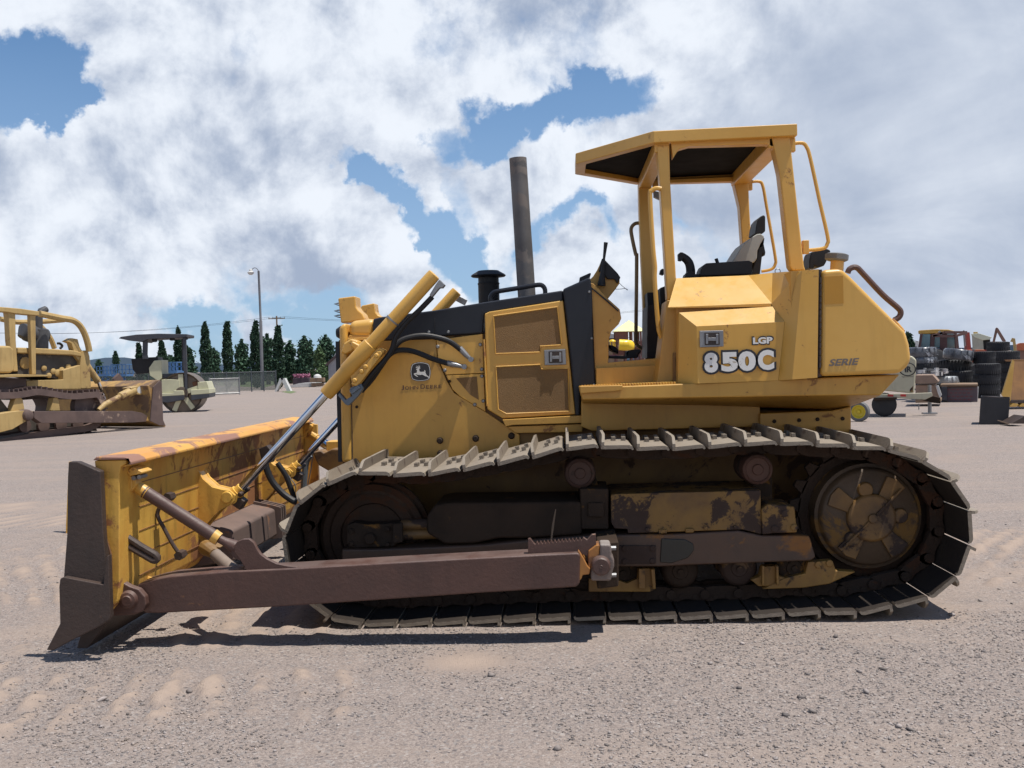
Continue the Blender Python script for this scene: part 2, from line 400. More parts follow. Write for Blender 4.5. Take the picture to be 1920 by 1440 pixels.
# sandy scuff in front of the machine
sc_ = np.exp(-(((XX+.55)/.30)**2+((YY-5.15)/.22)**2)*1.2); DUST = np.maximum(DUST, sc_*.9); H -= sc_*.006
ny, nx = XX.shape
co_ = np.stack([XX.ravel(), YY.ravel(), H.ravel()], 1)
idx = np.arange(nx*ny).reshape(ny, nx)
q = np.stack([idx[:-1, :-1].ravel(), idx[:-1, 1:].ravel(), idx[1:, 1:].ravel(), idx[1:, :-1].ravel()], 1)
me = bpy.data.meshes.new('ground')
me.vertices.add(nx*ny); me.vertices.foreach_set('co', co_.ravel().astype(np.float32))
me.loops.add(q.size); me.loops.foreach_set('vertex_index', q.ravel().astype(np.int32))
me.polygons.add(len(q)); me.polygons.foreach_set('loop_start', np.arange(0, q.size, 4, dtype=np.int32)); me.polygons.foreach_set('loop_total', np.full(len(q), 4, dtype=np.int32))
me.update(calc_edges=True); me.validate()
me.polygons.foreach_set('use_smooth', [True]*len(q))
at_ = me.attributes.new('dust', 'FLOAT', 'POINT'); at_.data.foreach_set('value', DUST.ravel().astype(np.float32))
ground = bpy.data.objects.new('ground', me); col.objects.link(ground); ground['kind'] = 'structure'
def hz(x, y):
    i = min(max(int(np.searchsorted(GX, x))-1, 0), nx-2); j = min(max(int(np.searchsorted(GY, y))-1, 0), ny-2)
    fx = (x-GX[i])/(GX[i+1]-GX[i]); fy = (y-GY[j])/(GY[j+1]-GY[j])
    return (H[j, i]*(1-fx)+H[j, i+1]*fx)*(1-fy)+(H[j+1, i]*(1-fx)+H[j+1, i+1]*fx)*fy

GRD = bpy.data.materials.new('gravelly_dirt'); GRD.use_nodes = True
nt = GRD.node_tree; nt.nodes.clear()
bs = N('ShaderNodeBsdfPrincipled'); L(bs.outputs[0], N('ShaderNodeOutputMaterial').inputs[0])
tc = N('ShaderNodeTexCoord'); O = tc.outputs['Object']
va = N('ShaderNodeAttribute'); va.attribute_name = 'dust'; DU = va.outputs['Fac']
vo = N('ShaderNodeTexVoronoi'); vo.inputs['Scale'].default_value = 150; L(O, vo.inputs['Vector'])
vo2 = N('ShaderNodeTexVoronoi'); vo2.inputs['Scale'].default_value = 75; L(O, vo2.inputs['Vector'])
g1 = NO(O, .55, 6, .6, .4).outputs[0]; g2 = NO(O, 5, 8, .68).outputs[0]; g3 = NO(O, 45, 6, .7).outputs[0]
c = MIX(MR(g1, .33, .68), (0.277, 0.220, 0.187), (0.304, 0.234, 0.192))
c = MIX(MR(g2, .35, .70), c, (0.231, 0.187, 0.163))
s1 = N('ShaderNodeSeparateColor'); L(vo.outputs['Color'], s1.inputs[0])
s2 = N('ShaderNodeSeparateColor'); L(vo2.outputs['Color'], s2.inputs[0])
peb = MIX(s1.outputs[0], (0.132, 0.113, 0.108), (0.405, 0.342, 0.304))
c = MIX(M('MULTIPLY', M('SUBTRACT', 1.0, DU, clamp=True), .62), c, peb)
c = MIX(M('MULTIPLY', MR(s2.outputs[1], .80, .86), M('SUBTRACT', 1.0, DU, clamp=True)), c, MIX(s2.outputs[0], (0.114, 0.100, 0.100), (0.370, 0.326, 0.296)))
c = MIX(MR(DU, .05, 1.1), c, (0.361, 0.280, 0.226))
c = MIX(M('MULTIPLY', MR(g3, .5, .75), .4), c, (0.176, 0.150, 0.132))
# long faint streaks left by wheels further off
s4 = VM('MULTIPLY', O, (.18, 1.3, 1)).outputs[0]; g4 = NO(s4, .9, 7, .7, .6).outputs[0]
c = MIX(M('MULTIPLY', MR(g4, .48, .66), .45), c, (0.339, 0.266, 0.218))
L(c, bs.inputs['Base Color']); bs.inputs['Roughness'].default_value = .92; bs.inputs['Specular IOR Level'].default_value = .2
b1 = N('ShaderNodeBump'); b1.inputs['Strength'].default_value = .75; b1.inputs['Distance'].default_value = .012
hh = M('ADD', M('MULTIPLY', M('SUBTRACT', 1.0, vo.outputs['Distance']), .35), M('MULTIPLY', g3, .9))
hh = M('ADD', hh, M('MULTIPLY', g2, .9))
L(hh, b1.inputs['Height']); L(b1.outputs[0], bs.inputs['Normal'])
me.materials.append(GRD)

# loose stones: nobody could count them, one object
rs = np.random.RandomState(5)
def stones(name, n, xr, yr, smin, smax, power, seed):
    rs = np.random.RandomState(seed)
    base = np.array([(1, 0, 0), (-1, 0, 0), (0, 1, 0), (0, -1, 0), (0, 0, 1), (0, 0, -1), (.62, .62, .45), (-.62, .55, .5), (.5, -.66, .45), (-.55, -.6, .5)], float)
    faces = np.array([(0, 6, 4), (6, 2, 4), (2, 7, 4), (7, 1, 4), (1, 9, 4), (9, 3, 4), (3, 8, 4), (8, 0, 4), (0, 2, 6), (2, 1, 7), (1, 3, 9), (3, 0, 8), (2, 0, 5), (1, 2, 5), (3, 1, 5), (0, 3, 5)])
    X = rs.uniform(*xr, n); Y = yr[0]+(yr[1]-yr[0])*rs.rand(n)**1.3
    keep = []
    for i in range(n):
        k = noise.noise((X[i]*1.1, Y[i]*1.1, 4.4)) + .5*noise.noise((X[i]*4, Y[i]*4, 1.4))
        d = DUST[min(int(np.searchsorted(GY, Y[i])), ny-1), min(int(np.searchsorted(GX, X[i])), nx-1)]
        keep.append(k > -.12+rs.rand()*.5-.35 and rs.rand() > d*1.5)
    keep = np.array(keep); X = X[keep]; Y = Y[keep]; n = len(X)
    S = smin*(smax/smin)**(rs.rand(n)**power)
    Z = np.array([hz(a, b) for a, b in zip(X, Y)])
    sc3 = np.stack([S*rs.uniform(.7, 1.5, n), S*rs.uniform(.6, 1.1, n), S*rs.uniform(.35, .8, n)], 1)
    th = rs.rand(n)*6.283; cs, sn = np.cos(th), np.sin(th)
    P_ = base[None]*sc3[:, None]*rs.uniform(.75, 1.2, (n, 10, 1))
    x_ = P_[..., 0]*cs[:, None]-P_[..., 1]*sn[:, None]; y_ = P_[..., 0]*sn[:, None]+P_[..., 1]*cs[:, None]
    tl = rs.uniform(-.3, .3, (n, 1)); z_ = P_[..., 2]+x_*tl
    VV = np.stack([x_+X[:, None], y_+Y[:, None], z_+(Z+S*.18)[:, None]], -1).reshape(-1, 3)
    FF = (faces[None]+(np.arange(n)*10)[:, None, None]).reshape(-1, 3)
    me = bpy.data.meshes.new(name); me.vertices.add(len(VV)); me.vertices.foreach_set('co', VV.ravel().astype(np.float32))
    me.loops.add(FF.size); me.loops.foreach_set('vertex_index', FF.ravel().astype(np.int32))
    me.polygons.add(len(FF)); me.polygons.foreach_set('loop_start', np.arange(0, FF.size, 3, dtype=np.int32)); me.polygons.foreach_set('loop_total', np.full(len(FF), 3, dtype=np.int32))
    me.update(calc_edges=True)
    o = bpy.data.objects.new(name, me); col.objects.link(o); return o
STN = material('loose_stone', (.30, .255, .232), (.22, .195, .185), .85, scale=20, spot=(.33, .27, .23), spot_amt=.4, spot_scale=4, island=.5, spec=.25)
for k_, (n_, xr, yr, a, b, pw, sd, lb) in enumerate(((56000, (-3.3, 3.1), (2.9, 6.0), .0028, .0085, 1.6, 3, 'fine loose gravel scattered over the dirt in the foreground'),
                      (1500, (-4.5, 4.2), (3.0, 9.5), .008, .024, 3.6, 4, 'larger loose stones lying on the gravelly dirt around the bulldozer'))):
    o = stones('loose_gravel', n_, xr, yr, a, b, pw, sd); o.data.materials.append(STN); o['kind'] = 'stuff'; tag(o, lb, 'gravel')
# ------------------------------------------------------------------ the bulldozer (its length runs along X, its near side faces -Y)
YC = 7.38
far = lambda y: 2*YC-y
Z1 = V((0, 0, 1)); XA = V((1, 0, 0)); YA = V((0, 1, 0))
dz = thing('bulldozer', 'large yellow bulldozer with wide tracks and open canopy filling the middle of the yard', 'bulldozer', (0, YC, 0))
c2 = crop(60, 760, 3.0643); c3 = crop(520, 780, 2.9091); c4 = crop(1080, 780, 2.4615); c5 = crop(560, 480, 3.4286)
c6 = crop(1050, 220, 2.8657); c7 = crop(1060, 440, 2.9091); c6b = crop(1060, 440, 4.8); cT = crop(1080, 820, 4.0); cI = crop(640, 860, 4.0)
cS = crop(1480, 820, 4.0); cB = crop(180, 840, 4.5); cG = crop(600, 540, 12.0); cE = crop(1480, 460, 8.0); cA = crop(1060, 1000, 14.4); cL = crop(740, 670, 19.2)
cF = crop(520, 680, 5.536); cE7 = crop(1260, 400, 8.727)
def P(cr, pts): return [cr(*p) for p in pts]

# ---- tracks
loop_px = [(656, 884), (712, 887), (774, 888), (836, 883), (898, 871), (963, 861), (1024, 847), (1084, 834), (1124, 834), (1165, 837), (1230, 839), (1295, 837), (1360, 833), (1429, 828), (1498, 829),
           (1563, 833), (1632, 838), (1696, 846), (1752, 874), (1797, 908), (1821, 955), (1826, 1003), (1812, 1056), (1790, 1092), (1750, 1122), (1677, 1140), (1612, 1153), (1545, 1151), (1480, 1154), (1345, 1160), (1100, 1162),
           (960, 1166), (831, 1171), (702, 1174), (630, 1167), (582, 1137), (548, 1092), (532, 1048), (532, 992), (561, 938), (606, 908)]
TY0 = 5.80; TW = .915
lp = [at(x, y, TY0) for x, y in loop_px]; lp = [V((p.x, 0, p.z)) for p in lp]
dense = cat(lp, 8, True)
acc = [0]
for i in range(len(dense)): acc.append(acc[-1]+(dense[(i+1) % len(dense)]-dense[i]).length)
TOT = acc[-1]; NS = 44; PITCH = TOT/NS
def on_loop(s):
    s %= TOT; lo = 0
    while acc[lo+1] < s: lo += 1
    t = (s-acc[lo])/(acc[lo+1]-acc[lo]); return dense[lo].lerp(dense[(lo+1) % len(dense)], t)
def shoe_mesh():
    b = MB(); p = PITCH; t = .022; W = TW
    # curved plate with turned lips front and rear, extruded across
    prof = [(-p/2+.002, .000), (-p/2+.02, .005), (p/2-.040, .004), (p/2-.022, -.004), (p/2-.014, -.022), (p/2-.024, -.026), (p/2-.032, -.018), (p/2-.035, -t+.004), (-p/2+.02, -t+.004), (-p/2+.002, -.016)]
    cut = .018
    b.prism([(x, 0, z) for x, z in prof], (0, W, 0))
    x = -p/2+.012
    g = [(0, .0), (.0, .022), (.05, .058), (.09, .064), (W-.09, .064), (W-.04, .056), (W, .022), (W, .0)]
    gv = [V((x-.009+zz_*.12, yy, zz_+.002)) for yy, zz_ in g]
    b.prism(gv, (.017, 0, 0))
    for yy in (.335, .385, .53, .58):
        for xx in (-.012, .050): b.box((xx+.01*(yy > .45), yy, .016), (.024, .026, .022))
    me = b.mesh('track_shoe'); bm = bmesh.new(); bm.from_mesh(me); bmesh.ops.recalc_face_normals(bm, faces=bm.faces); bm.to_mesh(me); bm.free()
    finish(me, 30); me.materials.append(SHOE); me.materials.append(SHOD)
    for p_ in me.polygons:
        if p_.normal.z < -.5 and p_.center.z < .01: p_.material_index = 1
    return me
SM = shoe_mesh()
def place_on_loop(i, yoff):
    a = on_loop(i*PITCH+.05); b = on_loop((i+1)*PITCH+.05)
    mid = (a+b)/2; t = (b-a).normalized(); n = V((-t.z, 0, t.x))
    return mid, t, n
def build_track(yoff):
    ch = MB()
    for i in range(NS):
        mid, t, n = place_on_loop(i, yoff); p = PITCH
        for y0 in (.355, .505):
            o = mid+V((0, TY0+yoff+y0, 0))
            pr = [(-p*.60, -.030), (-p*.55, -.095), (-p*.30, -.108), (p*.30, -.108), (p*.50, -.098), (p*.56, -.060), (p*.50, -.022), (p*.30, -.016), (.02, -.030), (-.02, -.030), (-p*.35, -.016)]
            dy = .018 if y0 > .4 else -.018
            ch.prism([o+t*x+n*z for x, z in pr], (0, .055, 0))
            ch.cyl(o+t*(-.045)+n*(-.045)+YA*(-.006), o+t*(-.045)+n*(-.045)+YA*.061, .018, n=8)
            ch.cyl(o+t*(.035)+n*(-.045)+YA*(-.006), o+t*(.035)+n*(-.045)+YA*.061, .018, n=8)
        o = mid+V((0, TY0+yoff, 0))-t*p*.5-n*.062
        ch.cyl(o+YA*.335, o+YA*.58, .030, n=10)
    track = ch.build('track_chain', TRD, dz, smooth=30)
    for i in range(NS):
        mid, t, n = place_on_loop(i, yoff)
        o = bpy.data.objects.new('track_shoe', SM); col.objects.link(o); o.parent = track
        rot = Matrix((t, YA, n)).transposed() @ Matrix.Rotation(math.radians(-3.6+R.uniform(-1.3, 1.3)), 3, 'Y')
        o.matrix_local = Matrix.Translation(mid+V((0, TY0+yoff+R.uniform(-.004, .004), 0))-dz.location) @ rot.to_4x4()
    return track
build_track(0)
TO = 2*(YC-TY0)-TW
build_track(TO)

# ---- undercarriage, both sides (far side by offset)
def under(yo, full=True):
    y = lambda v: v+yo
    def S(b, px, Y0, Y1):
        pts = [at(a, c, Y0) for a, c in px]; b.prism([V((p.x, p.y+yo, p.z)) for p in pts], (0, Y1-Y0, 0)); return b
    sp = at(1632, 970, 6.12); sp.y += yo
    b = MB(); b.lathe(sp+YA*.16, YA, [(0, .40), (.05, .40)], 40)
    for k in range(21):
        a = 2*math.pi*k/21; d = V((math.cos(a), 0, math.sin(a))); tt = V((-d.z, 0, d.x)); c = sp+YA*.16
        b.prism([c+d*.39+tt*.045, c+d*.39-tt*.045, c+d*.455-tt*.02, c+d*.455+tt*.02], (0, .05, 0))
    spk = b.build('sprocket', TRD, dz, smooth=30)
    rr = .325
    b = MB(); b.lathe(sp-YA*.0, YA, [(0, .0), (0, rr-.045), (.012, rr-.03), (.05, rr-.02), (.055, rr), (.16, rr+.012), (.16, .1)], 48)
    b.build('hub_drum', TRKB, dz, smooth=40)
    b = MB()
    b.lathe(sp-YA*.045, YA, [(0, 0), (0, .13), (.010, .145), (.045, .15)], 36)
    b.lathe(sp-YA*.062, YA, [(0, 0), (0, .028), (.03, .032)], 18)
    for a0 in (1.75, .05, -2.3):
        d = V((math.cos(a0), 0, math.sin(a0))); b.lathe(sp+d*.175-YA*.03, YA, [(0, 0), (0, .042), (.03, .05)], 18)
    for a0 in (.95, 4.1, 2.6, 5.4):
        d = V((math.cos(a0), 0, math.sin(a0))); tt = V((-d.z, 0, d.x)); c = sp-YA*.022
        b.prism([c+d*.13+tt*.04, c+d*.13-tt*.04, c+d*.265-tt*.065, c+d*.28, c+d*.265+tt*.065], (0, .024, 0))
    d = V((math.cos(.78), 0, math.sin(.78))); b.bar(sp-YA*.05+d*.03, sp-YA*.04+d*.25, .02, .016); b.bar(sp-YA*.05-d*.03, sp-YA*.04-d*.25, .02, .016)
    b.build('hub_cover', TRKY, dz, bevel=.006, smooth=35)
    idc = at(702, 1003, 6.2); idc.y += yo
    b = MB(); b.lathe(idc-YA*.02, YA, [(0, .20), (-.02, .21), (-.02, .27), (.0, .285), (.0, .325), (.04, .33), (.05, .355), (.10, .355), (.11, .33), (.15, .325), (.15, .0)], 44)
    b.lathe(idc-YA*.03, YA, [(0, 0), (0, .2), (.05, .21)], 30)
    b.build('idler_wheel', TRD, dz, smooth=35)
    # idler yoke, recoil housing and the two side guards
    b = MB()
    S(b, P(cI, [(40, 500), (100, 480), (200, 495), (385, 485), (440, 480), (450, 620), (385, 660), (60, 670), (40, 640)]), 6.02, 6.14)
    b.cyl(*[V((p.x, q_+yo, p.z)) for p, q_ in ((at(*cI(212, 600), 6.0), 5.99), (at(*cI(212, 600), 6.0), 6.05))], .035, n=16)
    S(b, P(cI, [(385, 488), (455, 483), (460, 628), (385, 635)]), 5.985, 6.02)
    for q_ in ((75, 545), (75, 640), (345, 645), (345, 530)): 
        p = at(*cI(*q_), 6.0); b.cyl((p.x, 5.998+yo, p.z), (p.x, 6.03+yo, p.z), .016, n=8)
    b.build('idler_yoke', TRK, dz, bevel=.006)
    b = MB()
    p0 = at(*cI(450, 500), 6.08); p1 = at(*cI(840, 480), 6.08); q0 = at(*cI(450, 570), 6.08); q1 = at(*cI(840, 560), 6.08)
    for a, c_ in ((p0, p1), (q0, q1)): b.cyl((a.x, a.y+yo, a.z), (c_.x, c_.y+yo, c_.z), .034, n=14)
    b.build('recoil_rod', TRKY, dz)
    b = MB(); S(b, P(cI, [(640, 430), (700, 345), (800, 330), (1800, 322), (1805, 575), (1400, 600), (1180, 600), (1000, 640), (780, 645), (640, 560)]), 6.0, 6.5)
    for q_ in range(5):
        p = at(*cI(740+225*q_, 350), 6.0); 
    b.build('track_guard', TRK, dz, bevel=.02)
    b = MB(); S(b, P(cT, [(262, 432), (300, 425), (1385, 398), (1392, 728), (1250, 692), (860, 705), (390, 720), (385, 688), (290, 684), (264, 640)]), 5.99, 6.5)
    for q_ in ((535, 690), (972, 680), (1193, 672)):
        p = at(*cT(*q_), 5.99); b.cyl((p.x, 5.978+yo, p.z), (p.x, 6.0+yo, p.z), .013, n=8)
    for q_ in ((850, 697), (650, 703)):
        p = at(*cT(*q_), 5.99); b.box((p.x, 5.985+yo, p.z), (.05, .02, .025))
    b.build('track_guard', TRKY2, dz, bevel=.022, seg=3)
    b = MB(); S(b, P(cT, [(30, 385), (245, 385), (245, 690), (40, 690)]), 6.01, 6.4); S(b, P(cT, [(90, 490), (210, 490), (210, 600), (90, 600)]), 5.99, 6.02)
    b.build('roller_bracket', TRK, dz, bevel=.008)
    b = MB(); S(b, [(640, 1030), (700, 1030), (900, 1022), (1000, 1012), (1117, 1003), (1255, 1002), (1385, 995), (1428, 1004), (1493, 1004), (1518, 1005), (1530, 1045), (1520, 1052), (1292, 1060), (1242, 1063), (1117, 1063), (900, 1075), (640, 1085)], 5.98, 6.5)
    b.build('track_frame', ARMF, dz, bevel=.012)
    b = MB()
    for q_ in ((365, 830), (365, 930), (575, 830), (575, 925)):
        p = at(*cT(*q_), 5.98); b.cyl((p.x, 5.962+yo, p.z), (p.x, 5.99+yo, p.z), .020, n=6)
    S(b, P(cT, [(290, 812), (600, 812), (600, 950), (290, 955)]), 5.97, 5.985)
    b.build('frame_plate', TRKY2, dz, bevel=.004)
    b = MB(); S(b, P(cT, [(640, 760), (820, 765), (880, 800), (885, 850), (840, 905), (720, 945), (630, 940)]), 5.972, 5.985)
    b.build('oil_stained_plate', BLKG, dz, bevel=.006)
    b = MB(); S(b, P(cT, [(1390, 540), (1440, 500), (1640, 520), (1660, 715), (1480, 720), (1400, 730)]), 5.97, 6.3)
    for q_ in ((1490, 685), (1635, 675), (1563, 572)):
        p = at(*cT(*q_), 5.97); b.cyl((p.x, 5.958+yo, p.z), (p.x, 5.975+yo, p.z), .022, n=14)
    b.build('pivot_cap', TRKY2, dz, bevel=.010)
    b = MB()
    S(b, P(cT, [(95, 1060), (250, 1050), (380, 1095), (460, 1060), (465, 980), (590, 985), (600, 1140), (560, 1160), (95, 1160)]), 6.04, 6.12)
    S(b, P(cT, [(470, 985), (520, 985), (520, 1140), (470, 1140)]), 6.0, 6.05); S(b, P(cT, [(560, 990), (590, 990), (600, 1140), (575, 1140)]), 6.0, 6.05)
    b.build('roller_guard', TRKY3, dz, bevel=.006)
    b = MB()
    S(b, P(cT, [(1400, 970), (1500, 965), (1520, 1040), (1595, 1060), (1530, 1115), (1370, 1118), (1310, 1070), (1380, 1045)]), 6.04, 6.12)
    S(b, P(cT, [(1395, 965), (1415, 965), (1415, 1112), (1395, 1112)]), 6.0, 6.05); S(b, P(cT, [(1500, 965), (1520, 965), (1525, 1110), (1505, 1110)]), 6.0, 6.05)
    b.build('roller_guard', TRKY3, dz, bevel=.006)
    b = MB(); S(b, P(cT, [(1740, 935), (1925, 925), (1950, 1000), (2100, 1010), (1900, 1100), (1700, 1130), (1400, 1140), (1560, 1060), (1720, 1020)]), 6.03, 6.10)
    for q_ in ((1817, 955), (1900, 945)):
        p = at(*cT(*q_), 6.03); b.cyl((p.x, 6.018+yo, p.z), (p.x, 6.035+yo, p.z), .022, n=14)
    b.build('roller_guard', TRKY3, dz, bevel=.006)
    for q_ in ((-760, 1035), (-330, 1030), (60, 1020), (350, 1010), (780, 1000), (1220, 980), (1630, 975)):
        p = at(*cT(*q_), 6.1); c_ = V((p.x, 6.07+yo, p.z))
        b = MB(); b.lathe(c_, YA, [(0, 0), (0, .045), (.008, .05), (.01, .085), (.02, .10), (.05, .115), (.08, .115), (.09, .095), (.30, .095), (.31, .115), (.37, .115)], 28)
        b.lathe(c_-YA*.015, YA, [(0, 0), (0, .018), (.02, .02)], 10)
        b.build('track_roller', TRKY2 if q_[0] in (1220,) else TRK, dz, smooth=35)
    for q_ in ((30, 268), (1358, 240)):
        p = at(*cT(*q_), 6.1); c_ = V((p.x, 6.07+yo, p.z))
        b = MB(); b.lathe(c_, YA, [(0, 0), (0, .03), (.01, .035), (.01, .07), (.0, .075), (.01, .09), (.05, .098), (.30, .098), (.34, .08)], 28)
        b.build('carrier_roller', ROLR, dz, smooth=35)
        b = MB(); b.prism([V((p.x-.02, 6.2+yo, p.z)), V((p.x+.09, 6.2+yo, p.z+.02)), V((p.x+.11, 6.2+yo, p.z-.08)), V((p.x+.11, 6.2+yo, p.z-.22)), V((p.x, 6.2+yo, p.z-.22))], (0, .1, 0))
        b.build('carrier_bracket', TRK, dz, bevel=.006)
TRKY = material('grease_stained_yellow', (.17, .088, .022), (.065, .036, .017), .6, spot=(.035, .020, .014), spot_amt=.75, spot_scale=5, bump=.25, bscale=30, scale=3)
TRKB = material('brown_greasy_hub', (.075, .044, .021), (.048, .030, .018), .65, spot=(.16, .085, .022), spot_amt=.6, spot_scale=5, bump=.25)
TRKY2 = material('scraped_yellow_steel', (.20, .105, .020), (.09, .045, .018), .6, spot=(.04, .022, .015), spot_amt=.85, spot_scale=9, bump=.3, bscale=30, scale=2.5)
TRKY3 = material('worn_yellow_guard', (.32, .17, .03), (.20, .10, .025), .6, spot=(.06, .035, .018), spot_amt=.4, spot_scale=8, bump=.2)
ARMF = material('rust_polished_frame', (.085, .045, .026), (.058, .034, .022), .55, spot=(.20, .085, .02), spot_amt=.40, spot_scale=3, bump=.25, bscale=40)
BLKG = material('oily_black_stain', (.018, .017, .014), (.03, .028, .018), .35)
ROLR = material('rusty_red_roller', (.085, .038, .024), (.050, .026, .019), .7, spot=(.035, .025, .02), spot_amt=.4)
under(0)
under(TO)

# ---- hull between the tracks
HY = 6.80
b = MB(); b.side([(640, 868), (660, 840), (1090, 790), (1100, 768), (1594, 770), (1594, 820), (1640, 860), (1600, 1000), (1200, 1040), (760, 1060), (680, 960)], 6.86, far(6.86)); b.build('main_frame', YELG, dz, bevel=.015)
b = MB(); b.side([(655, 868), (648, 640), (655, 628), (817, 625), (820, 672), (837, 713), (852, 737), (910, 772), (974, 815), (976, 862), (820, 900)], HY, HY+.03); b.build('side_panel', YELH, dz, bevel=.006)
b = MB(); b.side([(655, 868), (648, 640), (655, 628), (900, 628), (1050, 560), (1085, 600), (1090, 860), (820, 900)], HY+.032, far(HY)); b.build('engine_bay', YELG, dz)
# radiator guard: rounded column at the very front, yellow top band, dark grille frame
b = MB(); b.side([(635, 612), (648, 604), (651, 640), (657, 700), (659, 868), (640, 868)], HY-.015, far(HY-.015)); b.build('radiator_guard', YEL, dz, bevel=.035, seg=4)
b = MB(); b.side([(629, 640), (636, 640), (641, 866), (634, 866)], HY+.03, far(HY+.03)); b.build('front_grille', BLK, dz)
b = MB(); b.side([(652, 602), (704, 596), (699, 636), (653, 634)], HY-.005, far(HY-.005)); b.build('radiator_cap_panel', YEL, dz, bevel=.05, seg=4)
b = MB(); b.side([(652, 634), (700, 632), (700, 637), (650, 639)], HY-.05, HY); b.build('panel_lip', YEL, dz, bevel=.003)
for q_ in ((825, 826), (892, 822), (959, 817), (826, 850)):
    p = at(*q_, HY); b = MB(); b.lathe(p-YA*.022, YA, [(0, 0), (0, .014), (.006, .020), (.02, .024)], 14); b.build('bolt', TRK, dz, smooth=40)
b = MB(); b.tube([at(657, 640, HY-.001), at(661, 866, HY-.001)], .0035, 5); b.build('panel_seam', ARMD, dz)
# hose connection panel and the small triangular mesh panel
b = MB(); b.side(P(c5, [(885, 540), (1182, 500), (1190, 752), (945, 764), (895, 660)]), HY-.004, HY+.02); b.build('access_panel', YEL, dz, bevel=.004)
b = MB(); b.side(P(c5, [(948, 768), (1190, 756), (1200, 1000), (1040, 905), (990, 860)]), HY-.004, HY+.02); b.build('corner_panel', YEL, dz, bevel=.004)
b = MB(); b.side(P(c5, [(1012, 785), (1145, 775), (1157, 925), (1100, 890)]), HY-.008, HY); b.build('wire_mesh', MESHM, dz)
for q_ in ((895, 583), (1168, 570), (940, 735), (1177, 728), (1178, 772), (1187, 932), (1133, 955), (838, 490), (963, 488)):
    p = at(*c5(*q_), HY); b = MB(); b.lathe(p-YA*.014, YA, [(0, 0), (0, .008), (.005, .011), (.012, .015)], 10); b.build('bolt', GAL, dz)
for q_ in ((1215, 597), (1230, 902), (970, 805), (373, 970), (1705, 560)):
    p = at(*c5(*q_), HY-.02); b = MB(); b.lathe(p-YA*.004, YA, [(0, 0), (0, .008), (.004, .011)], 10); b.build('screw', TRK, dz)
# engine side door with frame, upper and lower mesh and latch
dY = HY-.03
frame = P(c5, [(1195, 372), (1225, 358), (1700, 285), (1780, 1018), (1312, 1045), (1212, 985)])
b = MB(); b.side(frame, dY, HY+.02); door = b.build('engine_door', YEL, dz, bevel=.008)
g1 = P(c5, [(1252, 386), (1662, 328), (1690, 560), (1685, 572), (1553, 580), (1553, 618), (1266, 628)])
g2 = P(c5, [(1268, 712), (1553, 698), (1560, 726), (1733, 722), (1740, 998), (1335, 1014), (1282, 985)])
for g in (g1, g2):
    b = MB(); b.side(g, dY-.003, dY+.004); b.build('wire_mesh', MESHM, door, smooth=0)
    pts = [at(x, y, dY-.006) for x, y in g]; b = MB()
    b.tube(pts+[pts[0]], .005, 6); b.build('mesh_rim', YEL, door)
def latch(parent, pts, Yp):
    b = MB(); b.side(pts, Yp-.008, Yp); o = b.build('door_latch', GAL, parent, bevel=.003)
    x0 = min(p[0] for p in pts); x1 = max(p[0] for p in pts); y0 = min(p[1] for p in pts); y1 = max(p[1] for p in pts); w_ = x1-x0; h_ = y1-y0
    f = lambda u, v: (x0+w_*u, y0+h_*v)
    b = MB(); b.side([f(.2, .15), f(.82, .13), f(.84, .85), f(.22, .87)], Yp-.010, Yp-.007); b.build('latch_recess', ARMD, o, smooth=0)
    b = MB()
    for a_, c_ in ((.26, .36), (.68, .78)): b.side([f(a_, .22), f(c_, .22), f(c_, .8), f(a_, .8)], Yp-.018, Yp-.009)
    b.side([f(.36, .43), f(.68, .42), f(.68, .62), f(.36, .62)], Yp-.018, Yp-.009); b.build('latch_handle', GAL, o, bevel=.002)
latch(door, P(c5, [(1578, 605), (1715, 598), (1720, 698), (1582, 702)]), dY-.006)
b = MB(); p0 = at(*c5(1190, 535), dY); p1 = at(*c5(1212, 965), dY); b.tube([p0, p1], .007, 8); b.build('door_hinge', YELR, door)
# bonnet
b = MB(); b.side(P(c5, [(478, 405), (530, 392), (880, 348), (1200, 296), (1225, 292), (1700, 220), (1702, 288), (1225, 362), (1195, 376), (1183, 498), (960, 512), (885, 520), (868, 536), (560, 545), (472, 545)]), HY-.01, far(HY-.01))
hood = b.build('bonnet', BLK, dz, bevel=.075, seg=6)
b = MB()
for q_ in ((877, 350), (1185, 300)):
    p = at(*c5(q_[0], q_[1]), HY); 
    pts = [at(*c5(q_[0]-2, q_[1]+d), HY-.012) for d in (165, 60)]+[V((p.x, HY+.05, p.z+.002)), V((p.x, HY+.3, p.z+.004))]
    b.tube(pts, .003, 5, smooth=4)
b.build('bonnet_seam', BLKR, hood)
hp = [at(*c5(x, y), 7.0) for x, y in ((1235, 292), (1234, 262), (1255, 236), (1290, 226), (1420, 205), (1535, 186), (1568, 192), (1583, 215), (1585, 252))]
b = MB(); b.tube(hp, .017, 10, smooth=4); b.build('grab_rail', BLK, dz)
